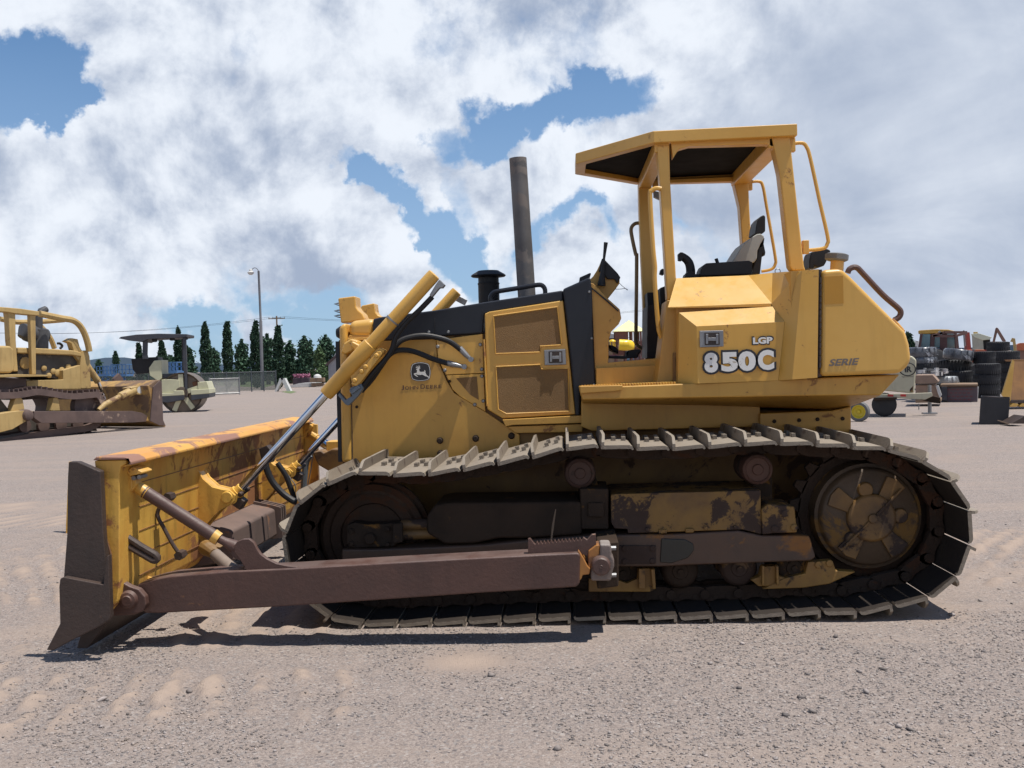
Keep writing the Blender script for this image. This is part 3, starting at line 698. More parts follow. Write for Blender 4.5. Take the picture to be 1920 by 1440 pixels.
# headlight guards on the radiator and their springs
for (dx, Yg, k) in ((0, 7.03, 1.0), (1, 7.62, .9)):
    if dx == 0: g = P(cG, [(400, 240), (430, 225), (790, 180), (805, 420), (860, 500), (950, 580), (1000, 680), (1005, 715), (650, 770), (470, 790), (440, 560), (410, 300)]); t_ = .19
    else: g = P(cG, [(930, 395), (1220, 340), (1245, 540), (1300, 610), (1380, 640), (1370, 690), (930, 760), (900, 500)]); t_ = .16
    b = MB(); b.side(g, Yg, Yg+t_); b.build('lamp_guard', YEL, dz, bevel=.018, seg=3)
b = MB()
for y_ in (355, 512, 625):
    p = [at(*cG(x, y), 7.1) for x, y in ((470, y_-15), (400, y_-12), (318, y_+3), (400, y_+28), (470, y_+40))]; b.tube(p, .0045, 6)
b.build('spring_clip', ARMD, dz)
p = at(*cG(390, 1010), 7.0); b = MB(); b.lathe(p-XA*.005, XA, [(0, .03), (.03, .05), (.06, .05)], 16); b.build('headlamp', BLKR, dz)
# exhaust stack, pre-cleaner
a = at(989, 575, 7.30); c_ = at(971, 297, 7.30)
b = MB(); b.tube([a, a.lerp(c_, .3), a.lerp(c_, .58), c_], [.066, .066, .064, .064], 28); dr = (c_-a).normalized()
ex = b.build('exhaust_stack', EXH, dz, smooth=40)
b = MB(); b.lathe(c_-dr*.002, dr, [(0, .058), (.003, .058)], 20); b.build('stack_mouth', BLKR, ex)
p = at(917, 566, 7.45); tp = at(915, 509, 7.45); hgt = (tp-p).length
b = MB(); b.lathe(p-Z1*.05, Z1, [(0, .08), (hgt*.55+.05, .08), (hgt*.60+.05, .084), (hgt*.64+.05, .078), (hgt*.80+.05, .078), (hgt*.82+.05, .125), (hgt*.86+.05, .133), (hgt*.90+.05, .125), (hgt*1.0+.05, .085), (hgt*1.02+.05, .08), (hgt*1.02+.055, 0)], 32)
b.build('air_precleaner', BLKR, dz, smooth=45)
p = at(*c5(1525, 215), 7.2)
# cowl
b = MB(); b.side([(1055, 542), (1107, 519), (1110, 545), (1117, 723), (1090, 726), (1088, 781), (1079, 781), (1072, 700), (1062, 600)], HY-.05, far(HY-.05)); cowl = b.build('cowl', BLK, dz, bevel=.035, seg=4)
for q_ in ((215, 515), (237, 932), (258, 1350)):
    p = at(*c6b(*q_), HY-.05); b = MB(); b.lathe(p-YA*.006, YA, [(0, 0), (0, .006), (.006, .009)], 10); b.build('screw', GAL, cowl)
b = MB(); b.side([(942, 787), (1090, 779), (1092, 793), (960, 797), (948, 800)], HY-.06, HY); b.side([(950, 800), (1092, 795), (1092, 810), (968, 812)], HY-.03, HY); b.build('lower_sill', YELH, dz, bevel=.004)
# ---- operator platform: near wall, dash, floor
wall = [(1107, 530), (1113, 532), (1140, 560), (1162, 580), (1165, 597), (1160, 608), (1146, 622), (1141, 640), (1141, 672), (1140, 680)]
b = MB(); b.side(wall+[(1250, 670), (1252, 720), (1116, 724), (1112, 640)], HY-.02, HY+.02); b.build('platform_wall', YELH, dz, bevel=.004)
b = MB(); b.side([(1118, 690), (1250, 684), (1252, 722), (1118, 727)], 6.74, 6.80); b.build('platform_step_panel', YELH, dz, bevel=.004)
b = MB(); b.side(wall+[(1130, 690), (1112, 640)], far(HY)-.02, far(HY)+.02); b.build('platform_wall', YELH, dz, bevel=.004)
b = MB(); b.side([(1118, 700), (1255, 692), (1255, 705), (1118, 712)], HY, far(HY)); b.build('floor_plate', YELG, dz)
ds = P(c6b, [(225, 400), (250, 375), (285, 320), (335, 218), (350, 225), (470, 350), (490, 385), (488, 440), (370, 590), (235, 465)])
b = MB(); b.side(ds, 7.05, 7.70); dash = b.build('dash_console', YELH, dz, bevel=.006)
b = MB(); b.side(P(c6b, [(330, 212), (350, 220), (470, 345), (497, 385), (470, 440), (440, 400), (380, 400), (330, 330), (300, 330)]), 7.02, 7.72); b.side(P(c6b, [(128, 385), (225, 342), (232, 352), (205, 425), (130, 440)]), 7.1, 7.6); b.build('dash_cover', BLKR, dash, bevel=.005)
b = MB(); b.tube([at(*c6b(x, y), 7.0) for x, y in ((325, 460), (335, 350), (348, 215), (358, 130), (365, 70))], [.03, .018, .009, .012, .015, ], 10); b.build('lever', BLKR, dash)
b = MB(); b.tube([at(*c6b(x, y), 7.1) for x, y in ((440, 490), (490, 490), (540, 485), (562, 498))], .002, 5, smooth=4); b.tube([at(*c6b(x, y), 7.1) for x, y in ((470, 420), (510, 460), (560, 500))], .002, 5); b.build('loose_wire', BLKR, dash)
b = MB(); b.side(P(c6b, [(228, 465), (245, 480), (385, 595), (480, 685), (475, 692), (370, 600), (228, 480)]), HY-.035, HY+.03); b.build('wall_trim', BLKR, dz)
# pedals and gear lying on the platform floor
b = MB(); b.side(P(c6b, [(545, 1110), (560, 1045), (600, 1035), (680, 1030), (683, 1060), (660, 1075), (655, 1110)]), 7.1, 7.35); b.side(P(c6b, [(390, 990), (440, 1000), (475, 1030), (480, 1075), (400, 1035)]), 7.3, 7.6); b.build('foot_pedals', BLKR, dz, bevel=.01)
b = MB(); b.side(P(c6b, [(370, 1085), (400, 1090), (540, 1092), (620, 1102), (540, 1118), (370, 1112)]), 6.95, 7.15); b.build('floor_mat', BLKR, dz, bevel=.004)
b = MB(); b.side(P(c6b, [(390, 1084), (430, 1082), (545, 1096), (540, 1106), (440, 1103), (385, 1098)]), 6.97, 7.12); b.build('pink_rag', material('pink_cloth', (.50, .28, .34), (.42, .2, .26), .9), dz, bevel=.003)
# ---- fender ledge and lower body
LY = 6.22
b = MB(); b.side([(1087, 727), (1266, 720), (1538, 708), (1688, 702), (1664, 728), (1652, 741), (1560, 742), (1300, 746), (1092, 750)], LY, far(LY)); b.build('fender', YELH, dz, bevel=.010)
b = MB(); b.side([(1087, 724), (1168, 722), (1166, 732), (1150, 734), (1088, 738)], LY-.03, LY+.02); b.build('step_plate', YELH, dz, bevel=.006)
b = MB()
for i in range(34):
    x = 1092+i*5.2; y = 725.5-(x-1092)*.041
    p = at(x, y, 6.3); b.box((p.x, 6.30, p.z+.004), (.012, .12, .012))
b.build('tread_grip', YELR, dz)
up = [at(x, y, LY+.02) for x, y in ((1092, 750), (1300, 746), (1560, 742), (1652, 741))]; lo = [at(x, y, 6.72) for x, y in ((1092, 757), (1300, 760), (1560, 768), (1590, 764))]
b = MB(); f_ = lambda p: V((p.x, far(p.y), p.z)); n_ = 4
vs = up+lo+[f_(p) for p in up]+[f_(p) for p in lo]; fs = []
for i in range(3): fs += [(i, i+1, 5+i, 4+i), (8+i, 12+i, 13+i, 9+i), (4+i, 5+i, 13+i, 12+i), (i, 8+i, 9+i, i+1)]
fs += [(3, 11, 15, 7), (0, 4, 12, 8)]
b.add(vs, fs); b.build('fender_underside', YELH, dz)
b = MB(); b.side([(1090, 752), (1425, 758), (1425, 800), (1110, 808), (1090, 800)], 6.70, far(6.70)); b.build('lower_body', YELH, dz, bevel=.006)
b = MB(); b.side([(1425, 775), (1560, 770), (1596, 762), (1596, 816), (1425, 812)], 6.66, far(6.66)); rb = b.build('rear_case', YELH, dz, bevel=.008)
for q_ in ((1140, 1018), (1275, 1012), (1375, 1007), (1512, 1003)):
    p = at(*c7(*q_), 6.66); b = MB(); b.lathe(p-YA*.012, YA, [(0, 0), (0, .012), (.012, .014)], 8); b.build('bolt', TRK, rb)
# ---- side box and fuel tank, modelled with its folds
q = lambda x, y, Y: at(*c7(x, y), Y)
a_ = q(605, 238, 6.64); b1_ = q(1000, 222, 6.64); c1_ = q(1130, 208, 6.55); d_ = q(1292, 195, 6.15); e_ = q(1382, 188, 6.15)
f1 = q(560, 395, 6.36); g1_ = q(1125, 375, 6.36); h_ = q(1375, 780, 6.15); i_ = q(1238, 790, 6.15)
j_ = q(1160, 795, 6.22); k_ = q(1195, 475, 6.22); l_ = q(1130, 392, 6.345)
b = MB(); cover = None
vs = [a_, b1_, g1_, f1]; b.add(vs, [(0, 1, 2, 3)])
b.add([b1_, c1_, d_, g1_], [(0, 1, 3), (1, 2, 3)])
b.add([g1_, d_, i_, j_, k_, l_], [(0, 1, 2, 3, 4, 5)])
b.add([d_, e_, h_, i_], [(0, 1, 2, 3)])
top = [a_, b1_, c1_, d_, e_]; b.add(top+[V((p.x, YC, p.z)) for p in top], [(i, i+1, 6+i, 5+i) for i in range(4)])
b.add([f1, g1_, q(1125, 392, 6.36), q(560, 400, 6.36), q(605, 400, 6.42), q(1125, 396, 6.42)], [(0, 3, 2, 1), (3, 4, 5, 2)])
b.build('side_cover', YEL, dz, smooth=20)
b = MB(); b.side(P(c7, [(605, 398), (1160, 390), (1200, 795), (605, 815)]), 6.42, far(6.42)); b.side(P(c7, [(610, 240), (1290, 205), (1290, 400), (610, 400)]), 6.75, far(6.75)); b.side(P(c7, [(1230, 200), (1385, 196), (1378, 778), (1235, 788)]), 6.19, far(6.19)); b.build('tank_body', YELH, dz)
# protruding compartment door
o1, o2, o3, o4 = q(716, 500, 6.20), k_+V((0, -.003, 0)), j_+V((0, -.003, 0)), q(722, 812, 6.20)
n1_, n2_, n3_ = q(620, 425, 6.34), q(1130, 392, 6.34), q(615, 815, 6.34)
b = MB(); b.add([o1, o2, o3, o4, n1_, n2_, n3_], [(0, 1, 2, 3), (4, 5, 1, 0), (4, 0, 3, 6)])
bk = V((0, .1, 0)); b.add([n1_, n2_, n3_, o2, o3, n1_+bk, n2_+bk, n3_+bk], [(0, 1, 6, 5), (0, 5, 7, 2)])
cd_ = b.build('compartment_door', YEL, dz, smooth=20)
latch(cd_, P(c7, [(732, 525), (862, 522), (864, 610), (734, 615)]), 6.197)
# post foot and narrow filler panel between the platform opening and the box
b = MB(); b.side(P(c7, [(555, 358), (605, 358), (605, 395), (632, 660), (600, 672), (602, 790), (555, 812), (500, 815)]), 6.46, 6.80); b.build('box_end_panel', YELH, dz, bevel=.006)
b = MB(); b.side(P(c7, [(588, 645), (632, 640), (632, 668), (600, 672), (606, 812), (588, 812)]), 6.43, 6.5); b.build('gap_plate', YELG, dz)
# rear tank
RT = [(1400, 192), (1500, 184), (1522, 196), (1560, 230), (1700, 370), (1858, 528), (1880, 600), (1888, 665), (1886, 690), (1868, 722), (1830, 757), (1700, 762), (1395, 773)]
b = MB(); b.side(P(c7, RT), 6.15, far(6.15)); tank = b.build('rear_fuel_tank', YEL, dz, bevel=.035, seg=4)
b = MB(); b.side(P(c7, [(1380, 190), (1400, 190), (1398, 773), (1377, 778)]), 6.18, 6.3); b.build('tank_gap', ARMD, dz, smooth=0)
b = MB(); 
for i in range(14):
    u = i/14; y0 = 232+u*500; y1 = y0+31; b.tube([at(*c7(1392-u*3, y0), 6.155), at(*c7(1391-u*3, y1), 6.155)], .0075, 8)
b.build('piano_hinge', ARMD, dz)
b = MB(); b.side(P(cE, [(522, 470), (805, 455), (815, 870), (530, 885)]), 6.1485, 6.16); b.build('unfaded_patch', PATCH, tank, smooth=0)
p = at(*cE(700, 335), 6.9); b = MB(); b.lathe(p-Z1*.06, V((.10, 0, 1)), [(0, .045), (.13, .045)], 20); neck = b.build('filler_neck', YEL, dz, smooth=40)
b = MB(); b.lathe(p+V((.004, 0, .055)), V((.12, 0, 1)), [(-.01, .062), (.0, .078), (.035, .078), (.042, .06), (.042, 0)], 12); b.build('fuel_cap', ARMG := material('dusty_grey_cap', (.17, .17, .17), (.13, .13, .13), .7), neck, smooth=30)
b = MB(); b.side(P(cE, [(335, 100), (400, 75), (560, 45), (622, 75), (615, 120), (545, 270), (520, 310), (430, 330), (375, 310), (370, 350), (300, 350), (300, 240), (320, 140)]), 7.1, 7.3); b.build('rear_work_lamp', BLKR, dz, bevel=.015)
b = MB(); b.tube([at(*cE(x, y), 6.6) for x, y in ((875, 415), (900, 360), (960, 330), (1020, 340), (1100, 420), (1400, 740), (1620, 930), (1670, 1000), (1650, 1070), (1590, 1115), (1560, 1120))], .019, 10, smooth=4); b.build('rear_handrail', ARM, dz)
b = MB(); b.tube([at(*cE(x, y), 6.3) for x, y in ((1540, 1110), (1620, 1180), (1700, 1270))], .01, 6); b.tube([at(*cE(x, y), 6.25) for x, y in ((1680, 1305), (1725, 1275))], .008, 6); b.build('tank_bracket', YELR, dz)

# ---- canopy: posts, roof with its narrowed front, cross beams, liner
YP = 6.64
def post(px, Y0, wY, name='canopy_post'):
    b = MB(); b.side(px, Y0, Y0+wY); return b.build(name, YEL, dz, bevel=.010)
post(P(c6, [(522, 150), (588, 150), (592, 330), (622, 830)])+[(1270, 562), (1251, 563)]+P(c6, [(566, 810), (540, 400)]), YP, .12)
post(P(c6, [(1130, 75), (1232, 70), (1312, 800)])+[(1511, 507), (1486, 507)]+P(c6, [(1236, 800), (1180, 300)]), YP, .12)
post(P(c6, [(422, 350), (492, 350)])+[(1223, 430), (1229, 720), (1212, 720)]+P(c6, [(425, 500)]), far(YP)-.12, .12)
post(P(c6, [(930, 330), (1012, 325), (1018, 480), (1030, 690), (980, 690), (965, 480)]), far(YP)-.12, .12)
zt = lambda X: 3.035+.012*X      # top of the roof
nearY, farY = 6.60, far(6.60)
x_rear = at(1495, 233, nearY).x; x_bend = at(1225, 250, nearY).x; x_front = at(1079, 280, 7.16).x; hw = .20
ring = [(x_rear, nearY), (x_bend, nearY), (x_front, YC-hw), (x_front, YC+hw), (x_bend, farY), (x_rear, farY)]
def inset(r, d):
    out = []; n = len(r)
    for i in range(n):
        p0, p1, p2 = V(r[i-1]), V(r[i]), V(r[(i+1) % n]); a = (p1-p0).normalized(); c = (p2-p1).normalized()
        na = V((a.y, -a.x)); nc = V((c.y, -c.x)); cen = V((.9, YC))
        if (cen-p1).dot(na) < 0: na = -na
        if (cen-p1).dot(nc) < 0: nc = -nc
        bis = (na+nc).normalized(); out.append(tuple(p1+bis*(d/max(bis.dot(na), .3))))
    return out
beam = .078; rin = inset(ring, .075)
b = MB(); n_ = 6
o_t = [V((x, y, zt(x))) for x, y in ring]; o_b = [V((x, y, zt(x)-beam)) for x, y in ring]; i_b = [V((x, y, zt(x)-beam)) for x, y in rin]; i_t = [V((x, y, zt(x)-.02)) for x, y in rin]
b.add(o_t+o_b+i_b+i_t, [tuple(range(6))]+[((i+1) % 6, i, 6+i, 6+(i+1) % 6) for i in range(6)]+[(6+i, 12+i, 12+(i+1) % 6, 6+(i+1) % 6) for i in range(6)]+[(12+i, 18+i, 18+(i+1) % 6, 12+(i+1) % 6) for i in range(6)]+[tuple(range(23, 17, -1))])
roof = b.build('canopy_roof', YEL, dz, bevel=.006)
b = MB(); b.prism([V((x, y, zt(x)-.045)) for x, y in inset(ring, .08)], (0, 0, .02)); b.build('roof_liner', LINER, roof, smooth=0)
xb = x_bend+.06
b = MB(); b.box((xb, YC, zt(xb)-beam-.012), (.10, farY-nearY-.1, .09)); b.box((x_rear-.12, YC, zt(x_rear)-beam-.012), (.12, farY-nearY-.1, .10))
b.build('roof_crossbeam', YEL, roof, bevel=.01)
# side rails under the roof edges with rounded gussets
for Y0 in (YP, far(YP)-.12):
    xr = x_rear-.10; xl = x_bend+.12
    zz = zt(0)-beam
    pr = [(xl, zz+.015), (xr, zz+.02), (xr, zz-.13), (xr-.03, zz-.06), (xr-.09, zz-.018), (xl+.12, zz-.012), (xl+.05, zz-.03), (xl+.01, zz-.09)]
    b = MB(); b.prism([(x, Y0+.01, z) for x, z in pr], (0, .08, 0)); b.build('roof_rail', YEL, roof, bevel=.005)
def rail(name, pts, Y, r, mat=YEL):
    b = MB(); b.tube([at(x, y, Y) for x, y in pts], r, 10, smooth=4); return b.build(name, mat, dz)
rail('rear_guard_rail', P(c6, [(1240, 143), (1300, 138), (1325, 160), (1345, 220), (1395, 450), (1438, 640), (1436, 680), (1415, 704), (1325, 715)]), 6.70, .0125)
rail('rear_guard_rail', P(c6, [(1020, 348), (1070, 345), (1090, 370), (1110, 480), (1155, 740)])+P(c7, [(1145, 160), (1125, 188), (1070, 200)]), 8.05, .0125)
for x, y, Y in ((1245, 150, 6.70), (1318, 698, 6.70), (1018, 362, 8.05)):
    p = at(*c6(x, y), Y); b = MB(); b.box(p, (.04, .05, .09)); b.build('rail_bracket', YEL, dz, bevel=.004)
rail('entry_handrail', P(c6, [(545, 385), (515, 382), (492, 395), (484, 430), (500, 700), (510, 800)])+P(c7, [(488, 250), (505, 480), (520, 550), (545, 580), (575, 578)]), 6.60, .0155)
rail('entry_handrail', P(c6, [(432, 568), (402, 572), (382, 600), (390, 660), (408, 740)])+P(c6b, [(642, 190), (640, 500), (636, 930), (645, 985), (675, 1015), (725, 1030)]), 8.12, .0155, TRAIL := material('olive_worn_rail', (.24, .17, .08), (.18, .13, .07), .5))
b = MB(); b.side(P(c6, [(505, 395), (530, 400), (536, 440), (505, 425)]), 7.9, 7.96); b.build('mirror', GAL, dz)
b = MB(); b.side(P(c6b, [(735, 520), (800, 518), (812, 905), (755, 905), (745, 700)]), 7.75, 8.0); b.side(P(c6b, [(850, 480), (905, 460), (915, 660), (860, 660)]), 7.5, 7.9); b.build('control_box', BLKR, dz, bevel=.008)
b = MB(); b.side(P(c6b, [(740, 640), (905, 600), (915, 1105), (735, 1110)]), 7.6, 8.1); b.build('seat_base_wall', ARMD, dz)
# ---- seat, console, joystick
sd = YC-.2
b = MB(); b.side(P(cE7, [(975, 800), (1050, 690), (1130, 560), (1200, 470), (1300, 395), (1390, 340), (1450, 330), (1505, 365), (1510, 400), (1450, 500), (1400, 610), (1390, 740), (1350, 800), (1180, 860)]), sd, sd+.42)
seat = b.build('seat', SEATG, dz, bevel=.03, seg=4)
b = MB(); b.side(P(cE7, [(1358, 335), (1375, 220), (1400, 110), (1450, 50), (1505, 22), (1530, 50), (1530, 290), (1480, 335)]), sd+.07, sd+.33); b.build('headrest', BLKR, seat, bevel=.02, seg=3)
b = MB(); b.side(P(cE7, [(1395, 740), (1420, 580), (1480, 545), (1515, 400), (1500, 500), (1530, 640), (1520, 690), (1480, 640), (1440, 990), (1310, 990), (1350, 820)]), sd+.04, sd+.30); b.build('seat_back_shell', BLKR, seat, bevel=.01)
b = MB(); b.side(P(cE7, [(470, 1010), (478, 920), (510, 850), (560, 815), (1260, 772), (1320, 800), (1300, 995), (470, 1025)]), 6.80, 7.05); arm = b.build('armrest_console', BLKR, dz, bevel=.02, seg=3)
b = MB(); b.tube([at(*cE7(x, y), 6.92) for x, y in ((745, 810), (720, 740))], .012, 8); b.build('console_lever', BLKR, arm)
b = MB(); b.tube([at(*cE7(x, y), 6.92) for x, y in ((300, 1040), (305, 940), (285, 830), (240, 760), (180, 715), (150, 700))], [.034, .026, .024, .022, .022, .026], 12, smooth=3)
b.side(P(cE7, [(105, 660), (140, 635), (185, 640), (205, 700), (160, 775), (110, 765)]), 6.89, 6.96); b.side(P(cE7, [(210, 1045), (225, 985), (250, 975), (260, 950), (370, 955), (380, 975), (365, 990), (480, 1000), (480, 1045)]), 6.85, 7.0)
b.build('joystick', BLKR, dz, bevel=.006)
b = MB(); b.side(P(c6b, [(852, 350), (862, 310), (885, 303), (888, 362)]), 7.6, 7.7); b.build('console_knob', BLKR, dz, bevel=.006)
p = at(*c7(1158, 200), 6.8); b = MB(); b.tube([p+V((.018*math.cos(t), 0, .018*math.sin(t))) for t in np.linspace(0, 6.283, 14)], .003, 5); b.build('lifting_ring', GAL, dz)
# ---- blade
ARMO = material('orange_rusted_edge', (.22, .10, .04), (.14, .07, .04), .6, spot=(.35, .18, .05), spot_amt=.5, spot_scale=9)
BY0, BY1 = 5.32, 9.30
sec = [(-2.60, 1.055), (-2.58, .80), (-2.60, .55), (-2.66, .32), (-2.69, .24), (-2.56, .20), (-2.50, .27), (-2.482, .38), (-2.475, .60), (-2.46, .98), (-2.45, 1.02), (-2.42, 1.035), (-2.42, 1.055)]
b = MB(); b.prism([(x, 5.36, z) for x, z in ((-2.70, .255), (-2.74, .06), (-2.76, .0), (-2.70, .0), (-2.60, .12), (-2.55, .215))], (0, BY1-5.36, 0)); cedge = b.build('cutting_edge', ARMD, dz, bevel=.004)  # rusty dark steel; its tone also stands for shade under the blade
b = MB(); b.prism([(x, BY0, z) for x, z in sec], (0, BY1-BY0, 0)); blade = b.build('blade', YELR, dz, bevel=.006)
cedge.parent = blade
blade['label'] = 'rust-streaked yellow dozer blade with brown worn end plate'
b = MB(); b.prism([(x, BY0-.01, z) for x, z in ((-2.605, 1.058), (-2.585, 1.078), (-2.42, 1.072), (-2.385, 1.045), (-2.385, 1.028), (-2.40, 1.028), (-2.405, 1.058))], (0, BY1-BY0, 0)); b.build('blade_top_rail', YELT, blade, bevel=.006)
b = MB()      # horizontal weld seams on the back of the blade
for z in (.90, .76, .62, .48, .36):
    x = np.interp(z, [.27, .38, .60, .98], [-2.50, -2.482, -2.475, -2.46])
    b.tube([(x+.001, BY0+.25, z), (x+.001, BY1-.1, z)], .003, 5)
b.build('weld_seam', ARMO, blade)
# near end plate, stepped, with its cutting corner
b = MB(); b.side(P(cF2 := crop(100, 840, 3.69), [(105, 95), (165, 95), (325, 163), (345, 600), (360, 760), (365, 960), (70, 900), (93, 600), (98, 200)]), 5.24, 5.29); b.build('end_plate', ARMD, blade, bevel=.006)
b = MB(); b.side(P(cF2, [(45, 905), (70, 893), (345, 945), (362, 760), (380, 740), (395, 1165), (388, 1190), (300, 1245), (140, 1325), (2, 1400), (-50, 1400), (45, 1215), (38, 960)]), 5.20, 5.245); b.build('end_bit', ARMD, blade, bevel=.006)
b = MB(); b.side(P(cF2, [(105, 95), (165, 95), (325, 163), (345, 600), (360, 760), (395, 1165), (300, 1245), (140, 1325), (60, 1215), (70, 900)]), far(5.29), far(5.24)); b.build('end_plate', YELR, blade, bevel=.006)
b = MB(); b.side(P(cF2, [(326, 160), (342, 166), (360, 600), (400, 735), (410, 1160), (388, 1165), (366, 760), (345, 740)]), 5.302, 5.315); b.build('end_plate_edge', ARMO, blade, bevel=.003)
b = MB(); b.prism([(x, 9.22, z) for x, z in ((-2.45, 1.02), (-2.34, 1.0), (-2.34, .3), (-2.5, .2))], (0, .05, 0)); b.build('far_edge_plate', YELR, blade)
# hidden-side trunnion bracket on the near corner, with its upper lug block
b = MB(); b.side(P(cF2, [(335, 165), (440, 130), (440, 145), (355, 310), (350, 300)]), 5.36, 5.39); b.build('corner_gusset', YELR, blade)
b = MB(); b.side(P(cF2, [(345, 150), (440, 125), (552, 105), (553, 118), (445, 140)]), 5.34, 5.66); b.build('corner_cap', YELR, blade, bevel=.004)
b = MB(); b.side(P(cF2, [(462, 150), (505, 140), (545, 205), (545, 280), (500, 318), (380, 322), (385, 300)]), 5.44, 5.54); b.side(P(cF2, [(500, 165), (545, 130), (615, 165), (612, 178), (525, 195)]), 5.42, 5.56)
b.side(P(cF2, [(520, 195), (560, 190), (575, 255), (540, 300), (505, 300)]), 5.45, 5.53); b.build('brace_block', YEL, blade, bevel=.006)  # paler paint than the blade, standing in for light on the block
for x_, y_ in ((560, 208), (598, 200)):
    p = at(*cF2(x_, y_), 5.44); b = MB(); b.cyl(p-YA*.01, p+YA*.08, .013, n=6); b.build('bolt', GAL, blade)
# recessed slanted web behind the end plate
b = MB(); b.prism([at(*cF2(330, 320), 5.34), at(*cF2(472, 330), 5.52), at(*cF2(465, 600), 5.55), at(*cF2(470, 760), 5.60), at(*cF2(560, 900), 5.70), at(*cF2(620, 960), 5.75), at(*cF2(430, 950), 5.34), at(*cF2(355, 600), 5.34)], (-.02, 0, 0)); b.build('corner_web', WEBM := material('rusty_shaded_web', (.36, .19, .045), (.20, .10, .035), .6, spot=(.09, .05, .03), spot_amt=.6, spot_scale=5, streak=.3), blade)  # rust stains, with the shade of the recess mixed into the colour
b = MB(); b.tube([at(*c2(x, y), 5.72) for x, y in ((515, 800), (525, 850), (545, 910), (580, 955), (630, 985), (700, 1000))], .013, 8, smooth=4); b.build('curved_flange', YEL, blade)
b = MB(); b.side(P(c2, [(455, 850), (515, 830), (530, 890), (560, 950), (620, 995), (640, 1030), (560, 1040), (500, 1000)]), 5.74, 5.76); b.build('pocket_shade_plate', ARMD, blade)  # dark plate added to stand for shade inside the pocket
# curved lugs for the lift cylinders
lug = P(cB, [(750, 60), (830, 40), (845, 160), (900, 260), (980, 330), (1060, 350), (1130, 362), (1172, 400), (1165, 450), (1130, 485), (1050, 520), (980, 590), (930, 650), (850, 740), (790, 790), (775, 520), (765, 200)])
LUY = 6.50; LF = 7.92
lp3 = [at(x, y, LUY) for x, y in lug]
for Y0, nm in ((LUY, 1), (LUY+.12, 1), (LF, 1), (LF+.12, 1)):
    b = MB(); b.prism([V((max(p.x, -2.56), Y0, p.z)) for p in lp3], (0, .025, 0)); b.build('cylinder_lug', YELR, blade, bevel=.003)
topc = [at(x, y, LUY) for x, y in P(cB, [(825, 40), (838, 160), (893, 260), (975, 335), (1058, 356), (1120, 366)])]
for Y0 in (LUY+.02, LF+.02):
    b = MB(); strip = [V((max(p.x, -2.56), Y0, p.z)) for p in topc]; b.prism(strip+[p+V((-.012, 0, -.016)) for p in strip[::-1]], (0, .105, 0)); b.build('lug_flange', YEL, blade)
px_ = at(*cB(1105, 415), LUY)
for Y0 in (LUY-.012, LF-.012): 
    b = MB(); b.lathe((px_.x, Y0, px_.z), YA, [(0, 0), (0, .035), (.01, .04), (.17, .04)], 18); b.build('lug_pin', YELR, blade)
b = MB(); b.prism([(x, 6.66, z) for x, z in ((-2.60, .50), (-2.36, .45), (-2.30, .43), (-2.29, .22), (-2.60, .18))], (0, 1.02, 0)); b.build('lower_box_beam', DBM := material('dusty_brown_steel', (.14, .095, .08), (.10, .07, .06), .7, dust=.25, dustc=(.22, .15, .12), spot=(.26, .13, .07), spot_amt=.3), blade, bevel=.02, seg=3)
for Y0 in (7.685, 7.74, 7.80): b = MB(); b.prism([(x, Y0, z) for x, z in ((-2.60, .52), (-2.33, .46), (-2.26, .44), (-2.25, .20), (-2.60, .16))], (0, .025, 0)); b.build('beam_end_plate', DBM, blade)
# slotted loop bracket, hooked rod, seams are separate parts
b = MB(); b.side(P(cB, [(105, 735), (130, 715), (205, 700), (260, 740), (500, 895), (535, 940), (525, 970), (490, 985), (440, 970), (110, 780)]), 5.46, 5.475)
lo_ = [at(*cB(x, y), 5.45) for x, y in ((110, 745), (240, 810), (440, 925), (490, 950), (520, 935), (500, 900), (380, 830), (230, 730))]
b = MB(); b.tube(lo_, .020, 8, smooth=2); b.build('slotted_bracket', ARMD, blade)
b = MB(); b.side(P(cB, [(100, 730), (200, 690), (255, 735), (235, 820), (120, 760)]), 5.45, 5.52); b.build('bracket_foot', YELR, blade, bevel=.004)
b = MB(); b.tube([at(*cB(x, y), 5.8) for x, y in ((640, 405), (560, 470), (520, 540), (530, 600), (570, 670), (640, 800), (700, 890))], .0125, 8, smooth=4); b.build('hooked_rod', ARMD, blade)
for x_, y_ in ((715, 900), (618, 412)):
    p = at(*cB(x_, y_), 5.8); b = MB(); b.cyl(p+YA*.04, p-YA*.04, .028, n=6); b.build('rod_nut', ARMD, blade)
# near push arm with pin lug, upper bracket, tilt brace, cross brace, rear trunnion
AY = 5.44
arm_px = [(256, 1098), (262, 1094), (290, 1086), (315, 1081), (420, 1072), (550, 1066), (700, 1057), (900, 1046), (1084, 1037), (1088, 1042), (1087, 1094), (1080, 1101), (900, 1112), (700, 1126), (520, 1138), (300, 1150), (272, 1150), (256, 1135)]
b = MB(); b.side(arm_px, AY, AY+.20); armo = b.build('push_arm', ARM, dz, bevel=.016, seg=3)
fa = [at(x, y, AY) for x, y in arm_px]
b = MB(); b.prism([V((p.x, far(AY+.20), p.z)) for p in fa], (0, .20, 0)); b.build('push_arm', ARM, dz, bevel=.016)
lugp = P(cF2, [(350, 740), (385, 722), (400, 790), (430, 875), (480, 930), (530, 958), (590, 978), (635, 1030), (642, 1085), (620, 1130), (560, 1155), (400, 1165), (385, 1000)])
b = MB(); b.side(lugp, AY-.06, AY-.01); b.build('arm_pin_lug', ARM, armo, bevel=.008)
p = at(*cF2(522, 1050), AY-.06); b = MB(); b.lathe(p-YA*.035, YA, [(0, 0), (0, .026), (.008, .03), (.010, .036), (.012, .044), (.03, .052), (.04, .056)], 28); b.build('hinge_pin', ARM, armo, smooth=35)
